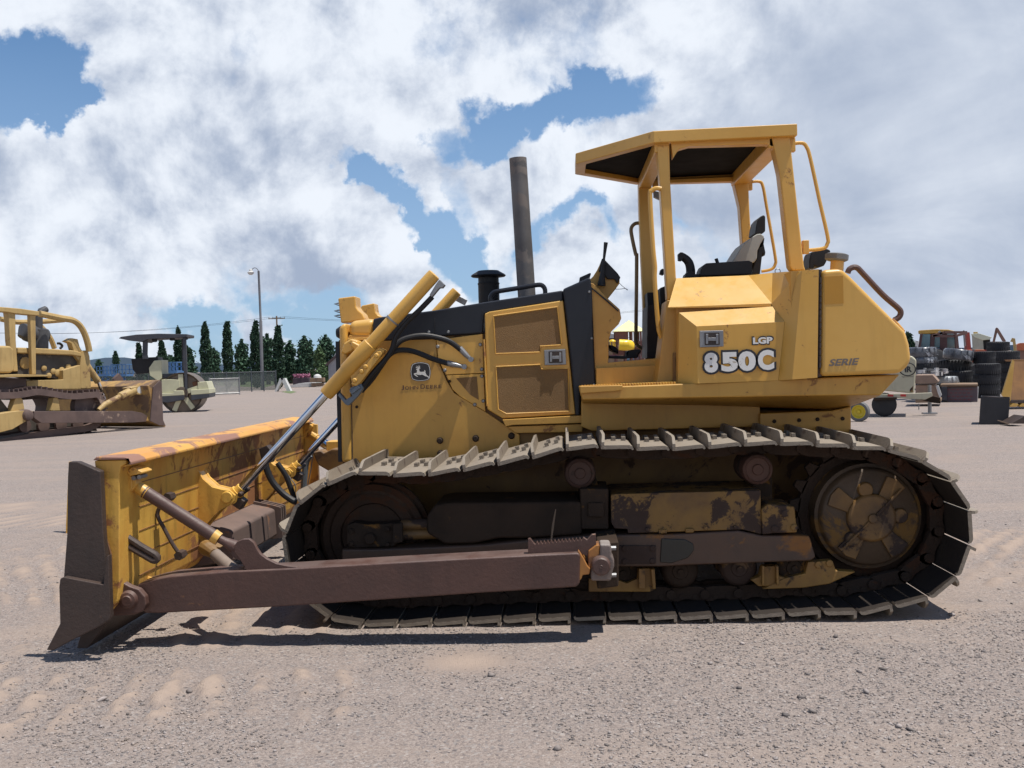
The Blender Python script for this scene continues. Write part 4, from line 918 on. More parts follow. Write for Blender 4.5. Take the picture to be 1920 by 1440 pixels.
up_ = P(cB, [(1205, 930), (1165, 880), (1160, 830), (1190, 790), (1240, 770), (1290, 768), (1330, 800), (1355, 850), (1385, 895), (1440, 935), (1520, 975), (1620, 995), (1700, 1005), (1700, 1020), (1270, 1040), (1240, 985)])
b = MB(); b.side(up_, AY+.02, AY+.055); b.side(up_, AY+.14, AY+.175); b.build('brace_bracket', ARM, armo, bevel=.006)
e0 = at(*cB(335, 320), 5.50); e1 = at(*cB(1000, 745), 5.53); e2 = at(*cB(1230, 865), 5.53)
t_ = (e1-e0).normalized()
b = MB(); b.cyl(e0+t_*.06, e1, .036, n=22); br = b.build('tilt_brace', ARM, dz, smooth=40)
b = MB(); b.tube([e0-t_*.06, e0-t_*.01, e0+t_*.02, e0+t_*.07, e0+t_*.075], [.022, .020, .034, .036, .04], 16); b.build('brace_collar', YEL, br, smooth=30); b = MB(); b.tube([e1-t_*.01, e1+t_*.03], [.04, .038], 16); b.build('brace_collar', YEL, br, smooth=30)
b = MB(); b.tube([e1, e1.lerp(e2, .35), e1.lerp(e2, .7), e2], [.022, .024, .038, .04], 14); b.lathe(e2-YA*.045, YA, [(0, 0), (0, .022), (.01, .025), (.01, .048), (.09, .048)], 20); b.build('brace_eye', ARM, br, smooth=35)
fe = lambda v: V((v.x, far(v.y), v.z))
# far side: hydraulic tilt cylinder in place of the brace
g0 = at(*cF(330, 730), 9.25); g1c = at(*cF(560, 890), 9.2); 
b = MB(); b.tube([g0, g0.lerp(g1c, .35)], [.045, .040], 12); b.tube([g0.lerp(g1c, .3), g1c], .032, 12); b.tube([g1c, g1c+(g1c-g0).normalized()*.42], .075, 16); b.box(g1c+(g1c-g0).normalized()*.05, (.12, .22, .20)); fc_ = b.build('tilt_cylinder', YELR, dz, bevel=.005)
b = MB(); b.tube([g0.lerp(g1c, .62), g1c], .045, 14); b.build('cylinder_rod', CHR, fc_)
b = MB(); b.side(P(cF, [(150, 780), (255, 650), (290, 615), (362, 650), (365, 668), (310, 720), (250, 820), (220, 820)]), 9.18, 9.32); b.build('brace_block', YELR, blade, bevel=.008)
b = MB(); b.side(P(cF, [(365, 930), (450, 915), (480, 940), (560, 900), (640, 900), (680, 990), (680, 1120), (540, 1130), (420, 1060)]), 8.9, 9.2); b.build('tilt_valve_block', YELG, dz, bevel=.01)
# cross brace from the near arm to the blade centre
c0 = at(*cB(1010, 900), 5.75); c1x = at(*cB(1170, 1040), 5.60)
b = MB(); b.cyl(c0, c1x, .036, n=20); xb_ = b.build('cross_brace', material('grey_brown_steel', (.20, .15, .12), (.15, .11, .09), .6, dust=.3), dz)
d0 = at(*cB(930, 840), 5.95); b = MB(); b.tube([c0+(c0-c1x)*.05, d0], [.032, .05], 12); b.side(P(cB, [(900, 825), (930, 815), (1050, 835), (1045, 850), (900, 840)]), 5.9, 6.05); b.build('brace_ball_end', YELG, xb_, bevel=.004)
# rack-toothed lug and rear trunnion
rk = [(990, 1037), (990, 1011), (994, 1010), (1000, 1018)]
for i in range(14): rk += [(1003.5+i*6.7, 1021.5-i*.55), (1007+i*6.7, 1015.5-i*.55)]
rk += [(1101, 1013), (1110, 1003), (1117, 1002), (1118, 1020), (1120, 1040), (1110, 1045), (1080, 1036)]
b = MB(); b.side(rk, AY+.05, AY+.09); b.build('toothed_rack', ARM, armo, bevel=.0015)
b = MB(); b.side(P(cA, [(330, 510), (360, 460), (500, 690), (600, 880), (680, 960), (650, 1110), (470, 1130), (440, 1230), (330, 1330)]), AY+.01, AY+.17); b.build('arm_end_cap', TRKE := material('rusty_orange_yellow', (.42, .20, .035), (.30, .12, .03), .5, spot=(.16, .07, .03), spot_amt=.5, spot_scale=9), armo, bevel=.006)
b = MB(); b.side(P(cA, [(620, 480), (830, 320), (925, 310), (925, 620), (800, 700), (700, 860), (690, 1000), (620, 980)]), AY+.03, AY+.16); b.build('trunnion_yoke', TRKE, armo, bevel=.006)
b = MB(); b.side(P(cA, [(935, 300), (1220, 300), (1250, 420), (1250, 590), (1320, 720), (1325, 900), (1270, 1060), (1250, 1200), (1230, 1290), (700, 1290), (690, 1160), (700, 800), (930, 600)]), AY+.02, AY+.17); b.build('trunnion_cap', material('bare_worn_steel', (.20, .155, .135), (.14, .105, .09), .55, dust=.5, dustc=(.38, .35, .32), bump=.3), armo, bevel=.012, seg=3)
p = at(*cA(965, 880), AY); b = MB(); b.lathe(p-YA*.03, YA, [(0, 0), (-.002, .008), (0, .010), (.0, .043), (.008, .05), (.06, .055)], 32); b.build('trunnion_ball', ARM, armo, smooth=35)
for x_, y_ in ((1300, 400), (1310, 1130), (520, 430)):
    p = at(*cA(x_, y_), AY+.08); b = MB(); b.cyl(p-XA*.018, p+XA*.014, .013, n=6); b.build('bolt', GAL, armo)
b = MB(); b.side([(1120, 1020), (1160, 1015), (1160, 1100), (1120, 1105)], AY+.17, 6.1); b.build('trunnion_mount', TRK, dz, bevel=.01)

# ---- lift cylinders
def lift(top, mid, collar, end, rod0, rod1, Yt, Yb, mirror=False):
    m_ = (lambda v: v)
    T = at(*top, Yt); Cc = at(*collar, Yt+(Yb-Yt)*.45); E = at(*end, Yt+(Yb-Yt)*.55); B = at(*rod1, Yb)
    return T, Cc, E, B
T = at(815, 514, 6.52); Bq = at(437, 932, 6.585)
ax = (Bq-T).normalized(); Ltot = (Bq-T).length
E = at(608, 737, 6.555); eL = (E-T).dot(ax)
def make_lift(T, ax, Ltot, eL, nm):
    b = MB(); b.lathe(T, ax, [(0, .036), (.004, .044), (.03, .046), (eL*.58, .046), (eL*.585, .055), (eL*.62, .058), (eL*.80, .056), (eL*.81, .050), (eL*.985, .050), (eL, .046), (eL, .0)], 28)
    cyl_ = b.build('lift_cylinder', YEL, dz, smooth=35)
    b = MB(); b.cyl(T+ax*(eL-.02), T+ax*(Ltot-.05), .0275, n=24); b.build('cylinder_rod', CHR, cyl_, smooth=40)
    e = T+ax*Ltot
    b = MB(); b.lathe(T+ax*(Ltot-.09), ax, [(0, .036), (.035, .038), (.036, .05), (.06, .05)], 16); b.lathe(e-YA*.05, YA, [(0, .045), (.12, .045)], 18); b.build('rod_eye', YELR, cyl_, smooth=35)
    b = MB(); b.box(e+V((.035, .01, -.03)), (.09, .09, .07), Matrix.Rotation(.6, 3, 'Y')); b.cyl(e+V((.06, -.05, .02)), e+V((.09, .06, .05)), .018, n=8); b.build('eye_clamp', ARMD, cyl_, bevel=.006)
    b = MB(); b.lathe(T+ax*(eL*.375), ax, [(0, .047), (0, .0505), (.012, .0505), (.012, .047)], 28); b.build('hose_clamp', GAL, cyl_)
    return cyl_
lc = make_lift(T, ax, Ltot, eL, 0)
T2 = at(857, 546, 8.05); B2 = at(548, 884, 8.0); ax2 = (B2-T2).normalized(); make_lift(T2, ax2, (B2-T2).length, eL, 1)
# trunnion saddle, stop plate with slot and port blocks of the near cylinder
up2 = ax.cross(YA).normalized(); up2 = up2 if up2.z > 0 else -up2      # across the cylinder, upward
mid = T+ax*(eL*.70)
b = MB(); b.lathe(mid+YA*.02, YA, [(0, .0), (0, .045), (.06, .06), (.24, .06)], 20); b.build('trunnion', YEL, dz, bevel=.004)
hb = at(*c5(320, 590), 6.66)
b = MB(); b.side(P(c5, [(270, 620), (290, 560), (335, 532), (378, 545), (395, 580), (350, 610), (300, 635)]), 6.62, 6.80); b.side(P(c5, [(340, 545), (425, 590), (430, 640), (390, 640), (330, 580)]), 6.56, 6.62); b.build('trunnion_bracket', YEL, dz, bevel=.012, seg=3)
pl = P(c5, [(335, 825), (345, 800), (505, 612), (530, 610), (537, 630), (400, 810), (370, 838)])
b = MB(); b.side(pl, 6.50, 6.53); b.build('stop_plate', YEL, dz, bevel=.006)
b = MB()
for q_ in ((500, 640), (430, 712), (405, 742), (360, 800)):
    p = at(*c5(*q_), 6.50); b.lathe(p-YA*.012, YA, [(0, 0), (0, .012), (.012, .018)], 10)
p = at(*c5(385, 735), 6.5); b.side(P(c5, [(460, 640), (500, 600), (520, 590), (550, 605), (545, 620), (470, 690)]), 6.52, 6.62); b.side(P(c5, [(330, 770), (375, 720), (460, 650), (470, 680), (400, 760), (345, 830)]), 6.52, 6.60); b.build('plate_bolts', YEL, dz, bevel=.003)
b = MB(); b.side(P(c5, [(250, 895), (262, 880), (300, 925), (345, 900), (325, 860), (335, 845), (400, 820), (415, 850), (380, 900), (320, 962), (300, 955)]), 6.52, 6.58); b.side(P(c5, [(325, 870), (380, 830), (400, 845), (340, 890)]), 6.5, 6.56); b.build('port_block', material('blue_grey_metal', (.12, .15, .18), (.10, .12, .14), .5), dz, bevel=.004)
b = MB(); b.side(P(c5, [(880, 185), (905, 150), (940, 185), (925, 205), (905, 205), (855, 265), (840, 250)]), 6.50, 6.56); b.build('port_elbow', GAL, dz, bevel=.004)
T2e = at(*c5(1045, 285), 8.2); b = MB(); b.box(T2e, (.09, .05, .05), Matrix.Rotation(.5, 3, 'Y')); b.build('port_elbow', GAL, dz, bevel=.004)
# hoses
def hose(pts, Ys, r, nm='hydraulic_hose'):
    n_ = len(pts); b = MB(); b.tube([at(*c5(x, y), Ys[0]+(Ys[1]-Ys[0])*i/(n_-1)) for i, (x, y) in enumerate(pts)], r, 10, smooth=5); return b.build(nm, BLKR, dz)
hose([(860, 262), (780, 345), (690, 430), (625, 520), (600, 600), (560, 660), (480, 750), (410, 840), (370, 880)], (6.53, 6.56), .018)
h1 = hose([(440, 830), (520, 720), (590, 620), (650, 550), (720, 522), (800, 512), (880, 522), (970, 550), (1045, 605)], (6.60, 6.76), .019)
h2 = hose([(400, 870), (480, 780), (560, 660), (620, 612), (690, 605), (760, 620), (860, 660), (965, 692)], (6.60, 6.76), .019)
for pts in (((1035, 592), (1075, 635), (1108, 665)), ((955, 688), (1010, 700), (1065, 712))):
    b = MB(); pp = [at(*c5(x, y), 6.76) for x, y in pts]; b.tube(pp, [.021, .019, .012], 10); b.lathe(pp[-1]-YA*.02, YA, [(0, .012), (.0, .018), (.05, .018)], 12); b.build('hose_fitting', GAL, dz)
rp = [cF(*p) for p in ((-330, 880), (-300, 990), (-270, 1080), (-200, 1190), (-60, 1310), (40, 1390), (180, 1440))]
b = MB(); b.tube([at(x, y, 7.0) for x, y in ((497, 868), (502, 885), (512, 905), (530, 925), (548, 938), (556, 941))], .024, 10, smooth=4); b.build('hydraulic_hose', BLKR, dz); b = MB(); b.tube([at(x, y, 7.3) for x, y in ((520, 868), (535, 890), (545, 915), (552, 935))], .02, 10, smooth=4); b.build('hydraulic_hose', BLKR, dz)
b = MB(); b.tube([at(*cF(x, y), 8.4) for x, y in ((340, 960), (300, 1030), (285, 1150), (275, 1280), (270, 1400))], .028, 8, smooth=3); b.build('grey_conduit', material('grey_conduit', (.14, .16, .17), (.11, .12, .13), .6), dz)
b = MB(); b.tube([at(*cF(x, y), 8.0) for x, y in ((372, 930), (350, 1100), (310, 1300))], .005, 6); b.build('loose_wire', GAL, dz); b = MB(); b.tube([at(*cF(x, y), 7.4) for x, y in ((20, 1030), (120, 1180), (190, 1280), (180, 1370))], .004, 6, smooth=4); b.build('loose_wire', GAL, dz)
# hose clip at the second lug
b = MB(); b.side([(485, 842), (500, 835), (512, 850), (508, 868), (490, 862)], 7.7, 7.8); b.build('hose_clip', ARMD, dz, bevel=.006)

# ---- writing
def line_text(name, body, x0, y0, x1, y1, hpx, Yp, mat, parent, off=0.0, ext=.001, shear=0.0, grow=0.0):
    a = at(x0, y0, Yp); c = at(x1, y1, Yp); rt = (c-a).normalized(); up_ = V((-rt.z, 0, rt.x)); s_ = (at(x0, y0-hpx, Yp)-a).length
    me = text_mesh(body, 1.0, offset=off, extrude=ext, shear=shear)
    return place_text(name, me, a-rt*grow-up_*grow, mat, parent, rt, up_, (c-a).length+2*grow, s_+2*grow)
X7 = lambda x, y: c7(x, y)
def t7(nm, body, x0, y0, x1, y1, h, Yp, *a, **k): 
    p0 = c7(x0, y0); p1 = c7(x1, y1); return line_text(nm, body, p0[0], p0[1], p1[0], p1[1], h/2.9091, Yp, *a, **k)
DY = 6.1945
lets = [('8', 760, 834, 754, 645), ('5', 852, 942, 748, 642), ('0', 945, 1040, 745, 637), ('C', 1052, 1140, 740, 630)]
for ch_, x0, x1, yb, yt in lets:
    t7('number_outline', ch_, x0-12, yb+11, x1+12, yb+8, yb-yt+23, DY, DECB, cd_, off=.075, ext=.0006)
    t7('number_decal', ch_, x0, yb, x1, yb-3, yb-yt, DY-.0018, WHT, cd_, off=.055, ext=.0006)
t7('letter_outline', 'LGP', 1017, 604, 1138, 600, 50, DY, DECB, cd_, off=.06, ext=.0006)
t7('letter_decal', 'LGP', 1024, 597, 1131, 593, 36, DY-.0018, WHT, cd_, off=.045, ext=.0006)
t7('series_decal', 'SERIE', 1437, 718, 1605, 710, 38, 6.147, material('grey_brown_decal', (.16, .13, .11), (.13, .11, .10), .5), tank, off=.03, ext=.0006, shear=.28)
SY = HY-.0015
def tl(body, x0, y0, x1, y1, h):
    p0 = cL(x0, y0); p1 = cL(x1, y1); line_text('maker_lettering', body, p0[0], p0[1], p1[0], p1[1], h/19.2, SY, DECT, dz, off=.012, ext=.0006)
for ch_, x0, x1, yb, h in (('J', 235, 345, 1185, 175), ('O', 372, 520, 1172, 132), ('H', 548, 685, 1162, 125), ('N', 710, 855, 1152, 125), ('D', 935, 1095, 1142, 165), ('E', 1130, 1245, 1132, 128), ('E', 1278, 1390, 1125, 128), ('R', 1425, 1550, 1118, 125), ('E', 1582, 1690, 1110, 122)):
    tl(ch_, x0, yb, x1, yb-4, h)
def shield(s_, cx_=940, cy_=520):
    pts = []
    for x, y in ((-375, 0), (-355, -150), (-320, -260), (-240, -310), (-100, -345), (50, -348), (180, -325), (280, -290), (325, -210), (355, -80), (362, 40), (345, 170), (318, 260), (230, 305), (100, 332), (-60, 340), (-200, 318), (-290, 285), (-330, 240), (-358, 120)):
        pts.append(cL(cx_-3+x*s_, cy_+y*s_))
    return pts
def closed_side(px, Y0, Y1, nm, mat):
    b = MB(); pts = cat([at(x, y, Y0) for x, y in px], 4, True); b.prism(pts, (0, Y1-Y0, 0)); return b.build(nm, mat, dz, smooth=0)
closed_side(shield(1.0), SY-.0005, SY, 'emblem_border', DECB); closed_side(shield(.955), SY-.0012, SY-.0006, 'emblem_ring', WHT); closed_side(shield(.90), SY-.0019, SY-.0013, 'emblem_shield', DECB)
deer = [(765, 425), (815, 400), (850, 385), (865, 370), (845, 365), (810, 378), (750, 380), (775, 362), (770, 340), (752, 322), (790, 345), (815, 352), (800, 320), (795, 285), (820, 330), (842, 348), (860, 345), (855, 310), (845, 280), (875, 320), (880, 350), (895, 320), (895, 280), (912, 320), (905, 355), (895, 375), (940, 385), (915, 400), (890, 405), (885, 440), (890, 490), (905, 518), (980, 522), (1050, 515), (1080, 505), (1068, 480), (1062, 455), (1090, 470), (1112, 505), (1105, 540), (1125, 590), (1150, 640), (1200, 675), (1250, 712), (1235, 745), (1200, 715), (1160, 692), (1090, 675), (1030, 640), (980, 622), (930, 635), (860, 630), (800, 615), (745, 608), (765, 635), (810, 665), (845, 705), (800, 695), (740, 660), (695, 618), (688, 590), (715, 572), (790, 560), (800, 520), (810, 480), (800, 455), (775, 440)]
b = MB(); b.side([cL(*p) for p in deer], SY-.0026, SY-.002); b.build('emblem_deer', WHT, dz, smooth=0)
# ------------------------------------------------------------------ the yard around it
GZ = -.03
def gp(px, py): return ground_at(px, py, GZ)
def gd_(px, Y): p = at(px, 700, Y); return V((p.x, Y, GZ))
class Side:                 # vertical plane through O running along direction a (degrees from +X)
    def __init__(s, O, a):
        s.O = V(O); s.d = V((math.cos(math.radians(a)), math.sin(math.radians(a)), 0)); s.n = V((-s.d.y, s.d.x, 0))
    def pt(s, px, py, off=0.0):
        r = raydir(px, py); o = s.O+s.n*off; t = (o-CAM).dot(s.n)/r.dot(s.n); return CAM+r*t
    def slab(s, b, px, o0, o1):
        b.prism([s.pt(x, y, o0) for x, y in px], s.n*(o1-o0)); return b

# ---- older bulldozer at the left edge
O_ = gp(306, 801); sd_ = Side(O_, 66)
od = thing('bulldozer', 'old faded yellow bulldozer with open pipe canopy, cut off by the left edge', 'bulldozer', sd_.pt(120, 800).copy()+V((0, 0, 0)))
od.location.z = GZ
k = crop(0, 560, 5.142)
def K(pts): return [k(*p) for p in pts]
def SB(name, pts, o0, o1, mat, par=od, bev=.01):
    b = MB(); sd_.slab(b, K(pts), o0, o1); return b.build(name, mat, par, bevel=bev)
SB('blade', [(1425, 840), (1500, 790), (1545, 782), (1565, 1000), (1575, 1170), (1600, 1222), (1595, 1238), (1530, 1225), (1440, 1180), (1470, 1100), (1450, 950)], -.15, 3.9, material('faded_blade_paint', (.40, .24, .07), (.30, .17, .06), .6, spot=(.16, .10, .06), spot_amt=.5, spot_scale=1.5), bev=.02)
SB('end_plate', [(1480, 850), (1540, 790), (1560, 800), (1575, 1170), (1598, 1225), (1540, 1222), (1450, 1180)], -.20, -.16, OLDD)
SB('push_arm', [(330, 1085), (1280, 1083), (1370, 1100), (1420, 1130), (1420, 1185), (1280, 1195), (400, 1200), (330, 1150)], -.02, .20, OLDD)
b = MB(); p = sd_.pt(*k(290, 1125), -.05); b.lathe(p, sd_.n, [(0, .08), (.02, .12), (.12, .15), (.3, .15)], 16); b.build('trunnion', OLDD, od)
SB('trunnion_block', [(0, 1110), (120, 1090), (215, 1080), (330, 1085), (340, 1150), (280, 1165), (120, 1260), (0, 1290)], .05, .4, OLD)
b = MB(); b.tube([sd_.pt(*k(x, y), .25) for x, y in ((950, 1075), (1010, 1020), (1150, 950), (1160, 945), (1290, 885))], [.06, .08, .08, .12, .13], 12); br_ = b.build('tilt_brace', OLD, od)
b = MB(); p = sd_.pt(*k(1325, 880), .25); b.lathe(p-sd_.n*.1, sd_.n, [(0, .1), (.2, .1)], 12); b.build('ball_joint', WHITE, br_)
SB('brace_bracket', [(1260, 860), (1340, 840), (1400, 880), (1380, 930), (1300, 920)], .15, .5, OLD)
SB('blade_lug', [(1090, 850), (1100, 770), (1150, 720), (1190, 770), (1195, 850)], 1.9, 2.0, OLDD)
SB('lift_cylinder_mount', [(640, 410), (690, 380), (750, 390), (790, 540), (870, 590), (870, 640), (780, 620), (730, 560), (690, 430)], .95, 1.15, OLD)
b = MB(); b.tube([sd_.pt(*k(x, y), 1.0) for x, y in ((800, 590), (945, 800))], .095, 12); b.tube([sd_.pt(*k(x, y), 1.0) for x, y in ((700, 400), (830, 620))], .07, 10); lc_ = b.build('lift_cylinder', OLD, od)
b = MB(); b.tube([sd_.pt(*k(x, y), 1.0) for x, y in ((945, 800), (1015, 970))], .045, 10); b.build('cylinder_rod', CHR, lc_)
SB('radiator_guard', [(775, 640), (790, 500), (850, 498), (868, 560), (880, 870), (778, 870)], .9, 2.3, OLD, bev=.03)
SB('bonnet', [(170, 470), (450, 480), (720, 500), (790, 520), (790, 560), (690, 545), (170, 525)], .9, 2.3, OLD, bev=.03)
SB('engine', [(170, 520), (700, 540), (770, 600), (770, 700), (700, 780), (600, 780), (330, 740), (170, 735)], 1.05, 2.2, OLDK)
for x, y, r_ in ((240, 620, .16), (420, 670, .08), (510, 700, .08), (555, 715, .10), (590, 690, .09), (655, 660, .09), (470, 740, .07), (610, 750, .06)):
    p = sd_.pt(*k(x, y), 1.05); b = MB(); b.lathe(p-sd_.n*.05, sd_.n, [(0, r_*.5), (.02, r_), (.08, r_)], 10); b.build('engine_cover', OLD, od)
SB('fuel_tank', [(0, 452), (110, 455), (140, 490), (150, 640), (140, 700), (100, 722), (0, 718)], .7, 2.6, OLD, bev=.06)
SB('fender', [(0, 735), (160, 728), (320, 732), (470, 735), (460, 750), (0, 760)], .45, 2.9, OLD)
SB('side_frame', [(0, 760), (255, 768), (255, 870), (0, 890)], .8, 2.5, OLDD)
SB('side_frame', [(255, 790), (610, 780), (610, 690), (775, 640), (780, 870), (260, 872)], .85, 2.4, OLD)
loopk = [(0, 905), (150, 900), (260, 885), (370, 868), (500, 885), (620, 905), (740, 912), (880, 900), (950, 900), (1000, 960), (1020, 1050), (980, 1200), (880, 1270), (700, 1300), (400, 1345), (0, 1420), (-500, 1480), (-560, 1250), (-500, 950)]
b = MB(); pts = [sd_.pt(*k(x, y), .25) for x, y in loopk]
pts = cat(pts, 5, True); cen = sum(pts, V())/len(pts); inn = []
for i, p in enumerate(pts):
    t_ = (pts[(i+1) % len(pts)]-pts[i-1]).normalized(); nn = sd_.n.cross(t_).normalized()
    if (p-cen).dot(nn) < 0: nn = -nn
    inn.append(p-nn*.16)
n_ = len(pts); W_ = sd_.n*.55
b.add(pts+inn+[p+W_ for p in pts]+[p+W_ for p in inn], sum([[(i, (i+1) % n_, n_+(i+1) % n_, n_+i), (2*n_+i, 2*n_+(i+1) % n_, (i+1) % n_, i), (n_+i, n_+(i+1) % n_, 3*n_+(i+1) % n_, 3*n_+i), (2*n_+i, 3*n_+i, 3*n_+(i+1) % n_, 2*n_+(i+1) % n_)] for i in range(n_)], []))
for i in range(0, n_, 2):
    t_ = (pts[(i+1) % n_]-pts[i-1]).normalized(); nn = sd_.n.cross(t_).normalized()
    if (pts[i]-cen).dot(nn) < 0: nn = -nn
    b.prism([pts[i]+nn*.07, pts[i]+nn*.07+t_*.03, pts[i]+t_*.03, pts[i]], W_)
b.build('track', OLDD, od)
b = MB(); pts2 = [p+sd_.n*2.1 for p in pts]; inn2 = [p+sd_.n*2.1 for p in inn]
b.add(pts2+inn2+[p+W_ for p in pts2]+[p+W_ for p in inn2], sum([[(i, (i+1) % n_, n_+(i+1) % n_, n_+i), (2*n_+i, 2*n_+(i+1) % n_, (i+1) % n_, i), (n_+i, n_+(i+1) % n_, 3*n_+(i+1) % n_, 3*n_+i)] for i in range(n_)], []))
b.build('track', OLDD, od)
SB('track_frame', [(0, 960), (100, 1090), (900, 1075), (960, 1000), (940, 1180), (700, 1230), (0, 1300)], .45, .75, OLDK)
b = MB()
for x in (250, 430, 600, 760): 
    p = sd_.pt(*k(x, 1235-x*.03), .35); b.lathe(p, sd_.n, [(0, .05), (.02, .17), (.3, .17)], 14)
p = sd_.pt(*k(840, 1040), .4); b.lathe(p, sd_.n, [(0, .2), (.02, .38), (.2, .38)], 24); b.build('idler_wheel', OLDD, od)
SB('carrier_bracket', [(110, 1085), (150, 960), (190, 945), (220, 970), (240, 1085)], .3, .5, OLD)
SB('carrier_bracket', [(490, 1080), (515, 960), (540, 940), (565, 965), (580, 1080)], .3, .5, OLD)
def pipe(name, pts, off, r, par=od, mat=OLD): b = MB(); b.tube([sd_.pt(*k(x, y), off) for x, y in pts], r, 8, smooth=3); return b.build(name, mat, par)
SB('canopy_post', [(75, 130), (150, 130), (155, 400), (175, 700), (130, 700), (95, 400), (85, 200)], .75, .95, OLD, bev=.02)
SB('canopy_post', [(290, 150), (345, 150), (350, 730), (310, 730)], .75, .88, OLD, bev=.02)
SB('canopy_beam', [(-200, 60), (0, 78), (200, 95), (380, 122), (380, 165), (150, 145), (70, 130), (-200, 120)], .7, .95, OLD, bev=.02)
pipe('sweep_pipe', [(380, 145), (600, 190), (700, 208), (770, 260), (820, 350), (850, 450), (860, 510)], .85, .085)
pipe('sweep_pipe', [(0, 195), (150, 225), (280, 225), (400, 222), (620, 205)], 2.35, .07)
pipe('sweep_pipe', [(395, 270), (450, 330), (495, 400), (525, 480)], 2.35, .075)
b = MB(); b.tube([sd_.pt(*k(x, y), 1.3) for x, y in ((370, 310), (370, 170))], .11, 12); b.tube([sd_.pt(*k(x, y), 1.3) for x, y in ((370, 170), (400, 125), (445, 100))], [.08, .11, .09], 10); b.tube([sd_.pt(*k(x, y), 1.3) for x, y in ((385, 480), (385, 300))], .21, 16)
b.tube([sd_.pt(*k(x, y), 1.4) for x, y in ((205, 370), (235, 325), (330, 345), (440, 360))], [.1, .24, .26, .2], 14); b.build('exhaust_muffler', material('dark_muffler', (.05, .05, .055), (.07, .07, .075), .6), od)
b = MB(); b.tube([sd_.pt(*k(x, y), 1.4) for x, y in ((580, 480), (600, 455), (575, 432), (555, 432))], .035, 8, smooth=3); b.build('breather_pipe', BLKR, od)

# ---- vibratory roller with black canopy behind it
p0 = gp(345, 773); sr = Side(p0, 12)
ro = thing('road_roller', 'cream road roller with black flat canopy parked behind the old bulldozer', 'roller', p0.copy())
kr = crop(200, 590, 7.2)
def RB(name, pts, o0, o1, mat, par=ro, bev=.02):
    b = MB(); sr.slab(b, [kr(*p) for p in pts], o0, o1); return b.build(name, mat, par, bevel=bev)
CRM = material('cream_roller_paint', (.50, .48, .32), (.44, .42, .28), .5)
CHD = material('charcoal_metal', (.035, .038, .048), (.05, .05, .06), .6)
RB('canopy_roof', [(160, 320), (190, 298), (400, 268), (700, 255), (1085, 262), (1082, 300), (920, 315), (660, 325), (540, 335), (480, 370), (300, 350)], -.1, 1.7, CHD)
RB('canopy_post', [(485, 340), (550, 335), (545, 540), (560, 600), (480, 600)], 0, .15, CHD); RB('canopy_post', [(1025, 290), (1068, 290), (1085, 780), (1090, 1120), (1045, 1120), (1050, 860), (1030, 700)], 0, .15, CHD)
RB('canopy_post', [(1010, 300), (1040, 300), (1050, 760), (1020, 760)], 1.4, 1.55, CHD)
b = MB()
for x, y in ((648, 350), (885, 330), (1065, 320)):
    p = sr.pt(*kr(x, y), .1); b.lathe(p-V((0, 0, .06)), Z1, [(0, .05), (.02, .10), (.12, .10), (.16, .03)], 10)
b.build('work_lamp', BLKR, ro)
RB('operator_seat', [(330, 600), (480, 580), (690, 570), (700, 620), (640, 690), (560, 790), (400, 800), (350, 740)], .3, 1.3, BLKR)
RB('operator_console', [(570, 720), (640, 620), (740, 610), (745, 860), (700, 900), (580, 820)], .1, 1.5, CRM)
RB('engine_housing', [(740, 880), (800, 870), (985, 880), (990, 1050), (740, 1060)], 0, 1.5, CRM); RB('engine_deck', [(740, 860), (1030, 840), (1050, 790), (1000, 780), (960, 800), (740, 800)], .2, 1.4, CHD)
RB('frame', [(740, 1060), (900, 1055), (910, 1025), (1035, 1025), (1045, 1085), (740, 1105)], -.1, 1.6, CRM); RB('frame', [(1130, 1015), (1385, 1000), (1390, 1065), (1140, 1085)], -.1, 1.6, CRM)
RB('drum_frame', [(740, 1100), (1045, 1088), (1045, 1150), (820, 1190), (740, 1180)], -.1, 1.6, CHD); RB('drum_frame', [(1140, 1085), (1390, 1068), (1385, 1120), (1140, 1160)], -.1, 1.6, CHD)
RB('front_hood', [(1225, 910), (1350, 900), (1385, 1005), (1235, 1010)], 0, 1.5, CRM); RB('brown_panel', [(1150, 910), (1210, 895), (1240, 930), (1240, 1005), (1180, 1000)], .1, 1.3, material('rust_brown_panel', (.16, .06, .025), (.12, .05, .02), .7))
RB('articulation', [(990, 900), (1150, 900), (1150, 1150), (1050, 1180), (990, 1100)], .2, 1.3, TRK)
p = sr.pt(*kr(1000, 1150), .0); rad = (p-sr.pt(*kr(1000, 1345), .0)).length
cp = sr.pt(*kr(1010, 1060), 0)
b = MB(); rr_ = (sr.pt(*kr(1010, 1060), 0)-sr.pt(*kr(1010, 1338), 0)).length
b.lathe(cp, sr.n, [(0, rr_*.1), (0, rr_*.30), (.12, rr_*.35), (.12, rr_*.9), (0, rr_), (1.5, rr_)], 36); dr_ = b.build('drum', material('worn_drum_steel', (.16, .12, .09), (.11, .09, .07), .5, metal=.3), ro, smooth=30)
b = MB()
for a0 in (.3, 1.6, 2.8, 4.3, 5.3):
    d = sr.d*math.cos(a0)+Z1*math.sin(a0); b.bar(cp+d*.05+sr.n*.08, cp+d*rr_*.92+sr.n*.08, .10, .18)
b.build('drum_spokes', CRM, dr_)

